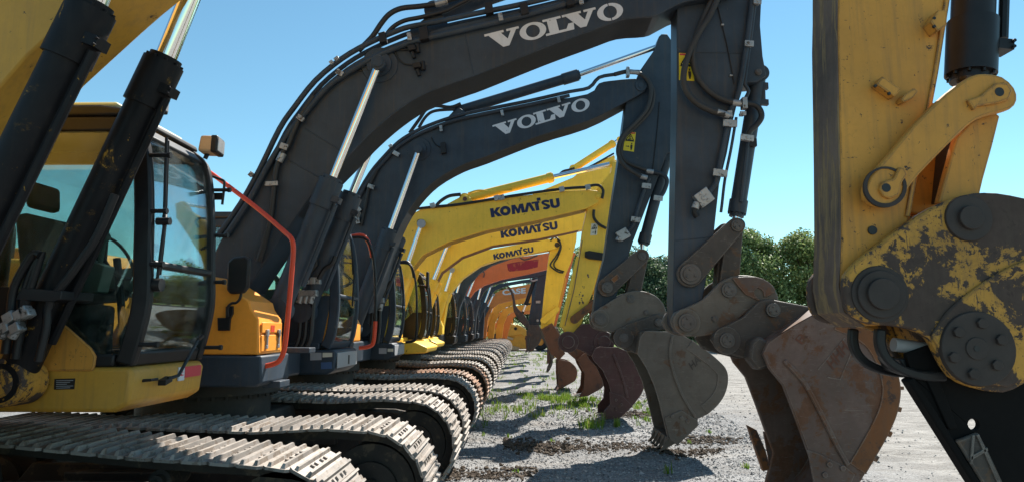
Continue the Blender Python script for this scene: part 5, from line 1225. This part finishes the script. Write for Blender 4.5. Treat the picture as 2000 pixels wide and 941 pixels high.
    far_machine(48.6, 'amber excavator third from the far end of the row, directly behind the burnt orange one', amber, ((967, 588), (959, 609), 1.5),
        [(1038, 578), (1050, 575), (1046, 620), (1040, 660), (1032, 662), (1034, 620)], ([(1026, 655), (1040, 654), (1045, 667), (1036, 684), (1028, 686)], 1, 3, (1026, 688), .9), 'amber_far', 'amber_far', 'amber_far', 'char', .5, None, 'amber_far', .05, .12, 'rust_red', detail=0)
    far_machine(52.6, 'amber excavator second from the far end of the row', [(968, 660), (971, 630), (977, 611), (985, 602), (1000, 597), (1040, 594), (1042, 605), (1006, 606), (992, 613), (984, 632), (980, 660)], ((982, 588), (975, 604), 1.8),
        [(1038, 582), (1052, 580), (1048, 622), (1040, 660), (1034, 662), (1036, 622)], ([(1026, 658), (1040, 657), (1045, 668), (1036, 682), (1028, 685)], 1, 3, (1026, 686), .9), 'amber_far', 'amber_far', 'amber_far', 'amber_far', .5, None, 'burnt', .05, .12, 'rust_red', detail=0)
    far_machine(56.6, 'last excavator at the far end of the row, beside the wheel loader', [(980, 660), (984, 632), (990, 618), (998, 610), (1012, 606), (1040, 604), (1042, 612), (1013, 613), (1003, 620), (996, 636), (990, 660)], ((992, 596), (981, 614), 1.6),
        [(1040, 590), (1052, 588), (1048, 626), (1040, 660), (1034, 662), (1036, 626)], ([(1026, 659), (1040, 658), (1045, 668), (1036, 681), (1028, 683)], 1, 3, (1026, 685), .9), 'burnt', 'amber_far', 'amber_far', 'char', .5, None, 'burnt', .05, .12, 'rust_red', detail=0)

# =================================================================== wheel loader at the end of the row
def loader():
    Y = 66.0; r = thing('wheel_loader', 'amber wheel loader parked across the far end of the row', 'wheel loader', (-.8, Y, 0))
    yn = Y-1.2
    b = B(); b.prism(XZ([(960, 668), (965, 632), (988, 628), (1008, 634), (1030, 648), (1048, 652), (1052, 668), (1040, 680), (985, 682), (965, 680)], yn), yn, Y+1.2); bd = obj('body', b, M['amber_far'], r, .06)
    b = B(); b.prism(XZ([(968, 672), (975, 668), (1016, 678), (1012, 684), (970, 681)], yn-.2), yn-.25, yn-.05); b.prism(XZ([(982, 652), (1003, 660), (1001, 664), (980, 656)], yn-.2), yn-.25, yn-.02); obj('step', b, M['tan'], r, .02)
    b = B(); b.prism(XZ([(984, 652), (1010, 632), (1024, 640), (1046, 662), (1040, 670), (1018, 652), (996, 656)], yn), yn-.16, yn-.01); obj('lift_arm', b, M['amber_far'], r, .03)
    p = B(); p.ycyl(1007, 641, yn-.16, 3.2, .05, 14); obj('pin', p, M['black'], r)
    c = B(); x0, x1 = proj2((981, 600), Y)[0], proj2((1002, 600), Y)[0]
    for x in (x0, x1-.12):
        for y in (Y-.8, Y+.68): c.box(x, x+.12, y, y+.12, 2.3, 3.85)
    c.box(x0-.05, x1+.1, Y-.9, Y+.9, 3.851, 4.0); obj('cab', c, M['amber_far'], r, .02)
    g = B(); g.box(x0+.121, x1-.121, Y-.75, Y-.74, 2.4, 3.84); g.box(x0+.121, x1-.121, Y+.74, Y+.75, 2.4, 3.84); obj('window', g, M['glass'], r)
    g = B()
    for k in range(5): g.prism(XZ([(1026+k*3.4, 654), (1028+k*3.4, 654), (1027+k*3.4, 662), (1025+k*3.4, 662)], yn), yn-.03, yn-.002)
    obj('grille', g, M['black'], r)
    for px in (972, 1055):
        for y in (yn-.15, Y+.75):
            c = P(px, 671, yn); b = B()
            prof = [(.34, -.30), (.62, -.32), (.80, -.25), (.84, 0), (.80, .25), (.62, .32), (.34, .30)]
            n = 28; vs = []; fs = []
            for k in range(n):
                t = 2*math.pi*k/n
                for rr, dy in prof: vs.append((c.x+rr*math.cos(t), y+.25+dy, .84+rr*math.sin(t)))
            m = len(prof)
            for k in range(n):
                for j in range(m): fs.append([k*m+j, k*m+(j+1) % m, ((k+1) % n)*m+(j+1) % m, ((k+1) % n)*m+j])
            b.add(vs, fs); w = obj('wheel', b, M['tyre'], r)
            h = B(); h.cyl((c.x, y+.05, .84), (c.x, y+.45, .84), .42, n=24); h.cyl((c.x, y-.02, .84), (c.x, y+.5, .84), .2, n=16); obj('rim', h, M['orange_y'], w)
    return r
# =================================================================== ground
def ground():
    k = N('gravel_ground'); c = k.coord()
    warp = k.noise(c, .35, 5, .6)
    vo = k.n('TexVoronoi'); vo.inputs['Scale'].default_value = 34; k.l(c, vo.inputs['Vector'])
    vo2 = k.n('TexVoronoi'); vo2.inputs['Scale'].default_value = 60; k.l(c, vo2.inputs['Vector'])
    s = k.n('SeparateColor'); k.l(vo.outputs['Color'], s.inputs[0])
    g1 = k.mix(s.outputs[0], (.10, .10, .105), (.42, .415, .41))
    s2 = k.n('SeparateColor'); k.l(vo2.outputs['Color'], s2.inputs[0])
    g1 = k.mix(.4, g1, k.mix(s2.outputs[0], (.13, .13, .135), (.44, .435, .42)))
    g1 = k.mix(k.math('MULTIPLY', k.ramp(vo.outputs['Distance'], .25, .75), .5), g1, (.07, .068, .066))
    # brownish fines in patches, packed dirt lane to the right
    n1 = k.noise(k.coord((.5, 1.4, 1)), 1.1, 8, .62, .4)
    g1 = k.mix(k.math('MULTIPLY', k.ramp(n1, .50, .70), .7), g1, (.17, .14, .11))
    g1 = k.mix(k.math('MULTIPLY', k.ramp(k.noise(k.coord((.6, 2.0, 1)), .9, 7, .65), .45, .68), .45), g1, (.09, .088, .085))
    g1 = k.mix(k.math('MULTIPLY', k.ramp(k.noise(k.coord((.35, 1.2, 1)), .8, 6, .6), .5, .7), .45), g1, (.46, .45, .43))
    dirt = k.mix(k.ramp(k.noise(k.coord((.45, 1.5, 1)), 1.8, 10, .72, .6), .32, .68), (.13, .12, .108), (.42, .40, .37))
    dirt = k.mix(k.math('MULTIPLY', k.ramp(k.noise(c, 16, 8, .75), .42, .66), .6), dirt, (.15, .14, .125))
    xyz = k.n('SeparateXYZ'); k.l(c, xyz.inputs[0])
    edge = k.math('ADD', xyz.outputs[0], k.math('MULTIPLY', k.math('SUBTRACT', k.noise(c, .5, 6), .5), 2.4))
    lane = k.n('MapRange'); lane.inputs[1].default_value = 4.9; lane.inputs[2].default_value = 6.6; k.l(edge, lane.inputs[0])
    colr = k.mix(lane.outputs[0], g1, dirt)
    # far grass beyond the yard
    far = k.n('MapRange'); far.inputs[1].default_value = 72; far.inputs[2].default_value = 76
    k.l(k.math('ADD', xyz.outputs[1], k.math('MULTIPLY', k.noise(c, .3, 4), 4)), far.inputs[0])
    colr = k.mix(far.outputs[0], colr, k.mix(k.noise(c, 1.5, 6), (.07, .12, .02), (.16, .24, .05)))
    h = k.math('ADD', k.math('MULTIPLY', vo.outputs['Distance'], -.6), k.math('ADD', k.math('MULTIPLY', k.noise(c, 3, 8, .65), .9), k.math('MULTIPLY', s.outputs[1], .35)))
    m = k.pri(colr, .9, 0, h, .9, .03, .25)
    # sheet: fine and gently uneven near the viewer, coarse to the horizon
    rnd = np.random.RandomState(3)
    xs = np.r_[np.linspace(-700, -40, 12), np.linspace(-30, -9, 22), np.linspace(-8, 12, 161), np.linspace(13, 40, 28), np.linspace(50, 700, 12)]
    ys = np.r_[np.linspace(-300, -10, 8), np.linspace(-5, 8, 14), np.linspace(8.3, 34, 160), np.linspace(35, 90, 56), np.linspace(100, 1500, 14)]
    def hgt(x, y):
        return .018*math.sin(x*1.3+y*.7)+.014*math.sin(x*2.7-y*1.9+1)+.012*math.sin(x*5.1+y*4.3)+.010*math.sin(y*9+x*1.2)
    v = []; n = len(xs)
    for y in ys:
        for x in xs:
            w = 1 if (-8 < x < 13 and 7 < y < 60) else 0
            v.append((x, y, (hgt(x, y)-.03)*w-.012))
    f = [[j*n+i, j*n+i+1, (j+1)*n+i+1, (j+1)*n+i] for j in range(len(ys)-1) for i in range(n-1)]
    b = B(); b.add(v, f); o = obj('ground', b, m); tag(o, None, None, None, 'structure')
    return hgt
GH = None
def gz(x, y): return GH(x, y)-.042 if (-8 < x < 13 and 7 < y < 60) else -.012

def stones():
    """loose stones of the yard: too many to count"""
    k = N('crushed_stone'); g = k.n('NewGeometry'); r = k.n('ValToRGB'); k.l(g.outputs['Random Per Island'], r.inputs[0])
    e = r.color_ramp.elements; e[0].color = (.085, .085, .09, 1); e[1].color = (.50, .49, .47, 1)
    x = e.new(.45); x.color = (.25, .25, .25, 1); x = e.new(.8); x.color = (.34, .32, .295, 1)
    m = k.pri(r.outputs[0], .85, 0, None, spec=.3)
    rnd = np.random.RandomState(11); V = []; Fc = []
    base = np.array([(1,0,0),(-1,0,0),(0,1,0),(0,-1,0),(0,0,1),(0,0,-1)], float)
    tri = [(0,2,4),(2,1,4),(1,3,4),(3,0,4),(2,0,5),(1,2,5),(3,1,5),(0,3,5)]
    n = 0
    for _ in range(42000):
        y = 8.6+16*rnd.rand()**1.7; x = -3.2+11.5*rnd.rand()
        if x > 5.0 and rnd.rand() < .93: continue
        sz = (.010+.013*rnd.rand()**2)*(1+.4*(y > 13)); 
        if rnd.rand() < .01: sz *= 2.0
        q = base*(sz*(.6+.8*rnd.rand(3)))*np.array([1, 1, .7]); a = rnd.rand()*6.3
        q += rnd.randn(6, 3)*sz*.16
        ca, sa = math.cos(a), math.sin(a)
        z = gz(x, y)+sz*.2
        o = len(V)
        V += [(x+ca*p[0]-sa*p[1], y+sa*p[0]+ca*p[1], z+p[2]) for p in q]
        Fc += [(o+i, o+j, o+l) for i, j, l in tri]
    me = bpy.data.meshes.new('loose_gravel'); me.from_pydata(V, [], Fc); me.materials.append(m)
    o = bpy.data.objects.new('loose_gravel', me); COL.objects.link(o); tag(o, 'loose grey crushed stone scattered over the yard', 'gravel', None, 'stuff')
def soil():
    """dark churned soil in a low ridge and a few smaller scatters"""
    k = N('churned_soil'); c = k.coord(); m = k.pri(k.mix(k.noise(c, 9, 7, .65), (.05, .037, .028), (.15, .115, .085)), .95, 0, k.noise(c, 40, 6), .8, .02, .2)
    rnd = np.random.RandomState(5); V = []; Fc = []
    base = np.array([(1,0,0),(-1,0,0),(0,1,0),(0,-1,0),(0,0,1),(0,0,-1),(.7,.7,.5),(-.7,.6,.5),(-.6,-.7,.5),(.7,-.6,.5)], float)
    tri = [(0,6,4),(6,2,4),(2,7,4),(7,1,4),(1,8,4),(8,3,4),(3,9,4),(9,0,4),(6,0,2),(7,2,1),(8,1,3),(9,3,0),(2,0,5),(1,2,5),(3,1,5),(0,3,5)]
    spots = []
    for _ in range(2200):
        t = rnd.rand()**1.25; px = 985+430*t; py = 866+6*math.sin(t*9)+rnd.randn()*(6-3*t)+(6 if px > 1150 else -2)
        spots.append((px, py, .009+.032*rnd.rand()**3*(1.3 if px < 1130 else .8)))
    for _ in range(500): spots.append((870+180*rnd.rand()**1.3, 920+rnd.randn()*6, .01+.03*rnd.rand()**2))
    for _ in range(400): spots.append((1370+rnd.randn()*40, 856+rnd.randn()*5, .01+.03*rnd.rand()**2))
    for _ in range(300): spots.append((1240+rnd.randn()*40, 806+rnd.randn()*4, .012+.04*rnd.rand()**2))
    for px, py, sz in spots:
        g = ground_at(px, py); q = base*sz*(.6+.8*rnd.rand(3)); q += rnd.randn(10, 3)*sz*.15; o = len(V); z = gz(g.x, g.y)+sz*.35
        V += [(g.x+p[0], g.y+p[1], z+p[2]*.8) for p in q]; Fc += [(o+i, o+j, o+l) for i, j, l in tri]
    me = bpy.data.meshes.new('soil_clods'); me.from_pydata(V, [], Fc); me.materials.append(m)
    o = bpy.data.objects.new('soil_clods', me); COL.objects.link(o); tag(o, 'dark churned soil lying in a low ridge on the gravel', 'soil', None, 'stuff')
def grass():
    k = N('yard_grass'); g = k.n('NewGeometry'); r = k.n('ValToRGB'); k.l(g.outputs['Random Per Island'], r.inputs[0])
    e = r.color_ramp.elements; e[0].color = (.09, .17, .02, 1); e[1].color = (.30, .27, .10, 1); x = e.new(.6); x.color = (.19, .30, .04, 1); x = e.new(.82); x.color = (.24, .33, .06, 1)
    d = k.n('BsdfDiffuse'); t = k.n('BsdfTranslucent'); mx = k.n('MixShader'); mx.inputs[0].default_value = .35
    k.l(r.outputs[0], d.inputs[0]); k.l(r.outputs[0], t.inputs[0]); k.l(d.outputs[0], mx.inputs[1]); k.l(t.outputs[0], mx.inputs[2]); k.l(mx.outputs[0], k.out.inputs[0])
    rnd = random.Random(9); V = []; Fc = []
    def tuft(x, y, n, h, sp):
        for _ in range(n):
            a = rnd.uniform(0, 6.28); q = rnd.gauss(0, sp); bx, by = x+q*math.cos(a), y+rnd.gauss(0, sp); z = gz(bx, by)-.01
            hh = h*rnd.uniform(.5, 1.15); le = hh*rnd.uniform(.05, .6); b2 = rnd.uniform(0, 6.28); w = rnd.uniform(.004, .009)*(1+y*.03)
            dx, dy = math.cos(b2), math.sin(b2); nx, ny = -dy*w, dx*w; o = len(V)
            V.extend([(bx-nx, by-ny, z), (bx+nx, by+ny, z), (bx+dx*le*.4+nx*.7, by+dy*le*.4+ny*.7, z+hh*.6), (bx+dx*le*.4-nx*.7, by+dy*le*.4-ny*.7, z+hh*.6), (bx+dx*le, by+dy*le, z+hh)])
            Fc.extend([(o, o+1, o+2, o+3), (o+3, o+2, o+4)])
    def area(x0, x1, y0, y1, cnt, n, h, sp):
        for _ in range(cnt):
            g_ = ground_at(rnd.uniform(x0, x1), rnd.uniform(y0, y1)); tuft(g_.x, g_.y, int(n*rnd.uniform(.4, 1.4)), h*rnd.uniform(.6, 1.2), sp)
    area(1045, 1185, 774, 784, 44, 24, .17, .10)      # the lush strip by the bucket
    area(1015, 1110, 767, 777, 26, 26, .16, .10)
    area(1110, 1180, 784, 795, 20, 26, .18, .10)
    area(920, 1180, 792, 815, 55, 9, .18, .06)
    area(925, 1100, 775, 800, 45, 10, .20, .06)
    area(940, 1180, 690, 765, 60, 10, .16, .10)
    area(960, 1075, 685, 712, 36, 18, .16, .2)
    area(1240, 1300, 745, 830, 38, 14, .16, .06)
    area(900, 960, 796, 835, 26, 9, .2, .05)
    for px, py, n, h in ((1205, 831, 46, .20), (1304, 916, 16, .20), (1458, 910, 22, .10), (1348, 862, 16, .10), (992, 850, 16, .12), (945, 846, 16, .1), (1078, 858, 20, .08), (1005, 918, 14, .07), (1302, 800, 20, .2), (1385, 842, 14, .1)):
        g_ = ground_at(px, py); tuft(g_.x, g_.y, n, h, .04)
    for _ in range(420):
        x = rnd.uniform(-8, 2.5); y = rnd.uniform(22, 62); tuft(x, y, rnd.randint(3, 9), .15, .12)
    for _ in range(60):                                # dry stalks in front of the maroon bucket
        g_ = ground_at(rnd.uniform(1130, 1180), rnd.uniform(828, 836)); tuft(g_.x, g_.y, 2, .30, .02)
    me = bpy.data.meshes.new('grass'); me.from_pydata(V, [], Fc); me.materials.append(k.mat)
    o = bpy.data.objects.new('grass', me); COL.objects.link(o); tag(o, 'green weeds and grass growing through the gravel along the row', 'grass', None, 'stuff')

# =================================================================== trees
def leafmat(name, c0, c1, c2):
    k = N(name); g = k.n('NewGeometry'); r = k.n('ValToRGB'); k.l(g.outputs['Random Per Island'], r.inputs[0])
    e = r.color_ramp.elements; e[0].color = (*c0, 1); e[1].color = (*c2, 1); x = e.new(.5); x.color = (*c1, 1)
    d = k.n('BsdfPrincipled'); d.inputs['Roughness'].default_value = .55; d.inputs['Specular IOR Level'].default_value = .35; t = k.n('BsdfTranslucent'); mx = k.n('MixShader'); mx.inputs[0].default_value = .3
    k.l(r.outputs[0], d.inputs[0]); k.l(r.outputs[0], t.inputs[0]); k.l(d.outputs[0], mx.inputs[1]); k.l(t.outputs[0], mx.inputs[2]); k.l(mx.outputs[0], k.out.inputs[0]); return k.mat
def tree_mesh(seed, H, W, n=15000, cone=False):
    rnd = np.random.RandomState(seed); cl = []
    for i in range(46):
        t = rnd.rand(); z = H*(.10+.86*t); prof = (math.sin(math.pi*min(1, .16+.80*t))**.7 if not cone else (1.02-t)**.8)
        a = rnd.rand()*6.283; rr = W*.5*prof*(.35+.65*rnd.rand()**.5); cl.append((rr*math.cos(a), rr*math.sin(a), z, W*(.10+.12*rnd.rand())*(.55+.45*prof)))
    V = []; Fc = []
    per = n//len(cl)
    for cx, cy, cz, cr in cl:
        for _ in range(per):
            d = rnd.randn(3); d /= np.linalg.norm(d); rad = cr*(.35+.95*rnd.rand()**.8)
            p = np.array([cx, cy, cz])+d*rad*np.array([1, 1, .8]); s = .07+.11*rnd.rand()
            u = rnd.randn(3); u /= np.linalg.norm(u); w = np.cross(u, d+.6*rnd.randn(3)); w /= (np.linalg.norm(w)+1e-6)
            o = len(V); V += [tuple(p-u*s), tuple(p+w*s*.55), tuple(p+u*s), tuple(p-w*s*.55)]; Fc.append((o, o+1, o+2, o+3))
    tb = B(); tb.tube([(0, 0, -.1), (.05, .02, H*.3), (-.05, .05, H*.6), (0, 0, H*.85)], .17, 8)
    for i in range(9):
        c = cl[i*5]; tb.tube([(0, 0, max(.8, c[2]*.55)), (c[0]*.5, c[1]*.5, c[2]*.85), (c[0], c[1], c[2])], .05, 5)
    return V, Fc, tb
def trees():
    mats = [leafmat('leaf_mid_green', (.05, .09, .03), (.15, .22, .07), (.36, .42, .18)), leafmat('leaf_dark_green', (.03, .06, .03), (.065, .11, .055), (.18, .24, .12)), leafmat('leaf_yellow_green', (.08, .12, .035), (.22, .29, .09), (.42, .46, .20))]
    bark = plain('bark', (.075, .055, .04), .9, 0, .3, .5, 14)
    proto = []
    for i, (H, W, cone) in enumerate(((11, 7.5, False), (9.5, 7.0, False), (9.0, 4.2, True), (11, 8.0, False))):
        V, Fc, tb = tree_mesh(20+i, H, W, 32000, cone)
        me = bpy.data.meshes.new('crown'); me.from_pydata(V, [], Fc); me.materials.append(mats[(0, 1, 1, 2)[i]])
        proto.append((me, mesh_of('trunk', tb, bark, (0, 0, 0))))
    def tree(x, y, p, s, rz, label):
        r = bpy.data.objects.new('tree', None); COL.objects.link(r); r.location = (x, y, 0); r.rotation_euler = (0, 0, rz); r.scale = (s, s, s)
        tag(r, label, 'tree', 'trees along the back of the yard')
        for nm, me in zip(('crown', 'trunk'), proto[p]):
            o = bpy.data.objects.new(nm, me); COL.objects.link(o); o.parent = r
    L = 'leafy tree in the row behind the parked machines'
    # those the photograph shows, from the dark ones behind the charcoal stick to the pale ones by the gold stick
    tree(11.4, 66, 1, 1.02, .3, 'dark leafy tree seen between the two charcoal sticks, its crown left of the narrower one')
    tree(15.6, 70, 1, 1.02, 2.0, 'dark leafy tree just behind the big charcoal stick')
    tree(14.2, 60, 2, .62, 1.0, 'small dark conical tree low between the two charcoal sticks')
    tree(22.8, 67, 0, 1.08, .9, 'mid green tree right beside the big charcoal stick linkage')
    tree(28.2, 66, 3, 1.05, 2.4, 'tallest pale yellow-green tree beside the edge of the gold stick')
    tree(24.6, 75, 1, 1.12, 4.0, 'dark leafy tree standing behind the pale and mid green pair')
    tree(31.8, 70, 0, 1.02, 3.3, 'mid green tree partly covered by the gold stick')
    tree(19.2, 75, 0, 1.0, 5.0, 'mid green tree further back behind the big charcoal stick')
    tree(7.4, 72, 3, .98, 1.7, 'pale green tree glimpsed beside the yellow stick')
    for x, y, p, s, rz in ((-32, 78, 1, .8, 1), (-25, 80, 0, .8, 2), (-18, 79, 3, .75, 3), (-11, 80, 1, .8, 4), (-4, 82, 0, .8, 5), (2.5, 80, 1, .85, .5), (37, 73, 1, .9, 2), (43, 77, 3, .95, 3), (50, 75, 0, .9, 1), (57, 79, 1, 1.0, 5), (64, 76, 3, .9, 2)):
        tree(x, y, p, s, rz, 'leafy tree in the row behind the parked machines, mostly hidden by them')

# =================================================================== light
def light():
    w = bpy.data.worlds.new('World'); SC.world = w; w.use_nodes = True; nt = w.node_tree; nt.nodes.clear()
    out = nt.nodes.new('ShaderNodeOutputWorld'); bg = nt.nodes.new('ShaderNodeBackground'); sky = nt.nodes.new('ShaderNodeTexSky')
    sky.sky_type = 'NISHITA'; sky.sun_disc = False
    az = math.radians(29); el = math.radians(48.5)
    sky.sun_elevation = el; sky.sun_rotation = az; sky.air_density = 1.0; sky.dust_density = 0; sky.ozone_density = 3.0; sky.altitude = 50
    bg.inputs[1].default_value = .0745
    mx = nt.nodes.new('ShaderNodeMix'); mx.data_type = 'RGBA'; mx.blend_type = 'MULTIPLY'; mx.inputs[0].default_value = 1; mx.inputs[7].default_value = (.85, 1.11, .98, 1)   # the cyan cast of this summer sky
    nt.links.new(sky.outputs[0], mx.inputs[6]); nt.links.new(mx.outputs[2], bg.inputs[0]); nt.links.new(bg.outputs[0], out.inputs[0])
    s = bpy.data.lights.new('sun', 'SUN'); s.energy = 5.0; s.angle = math.radians(.53); s.color = (1, .95, .87)
    so = bpy.data.objects.new('sun', s); COL.objects.link(so)
    d = Vector((math.sin(az)*math.cos(el), math.cos(az)*math.cos(el), math.sin(el))); so.rotation_euler = d.to_track_quat('Z', 'Y').to_euler(); so.location = d*60
    v = SC.view_settings; SC.display_settings.display_device = 'sRGB'; v.view_transform = 'Standard'; v.look = 'None'; v.gamma = 1; v.use_curve_mapping = False; v.exposure = EXPO
    SC.cycles.max_bounces = 8; SC.cycles.transparent_max_bounces = 16
EXPO = 1.11
GH = ground()
gold_machine(); volvo(1); volvo(2); build_row(); loader()
stones(); soil(); grass(); trees(); light()
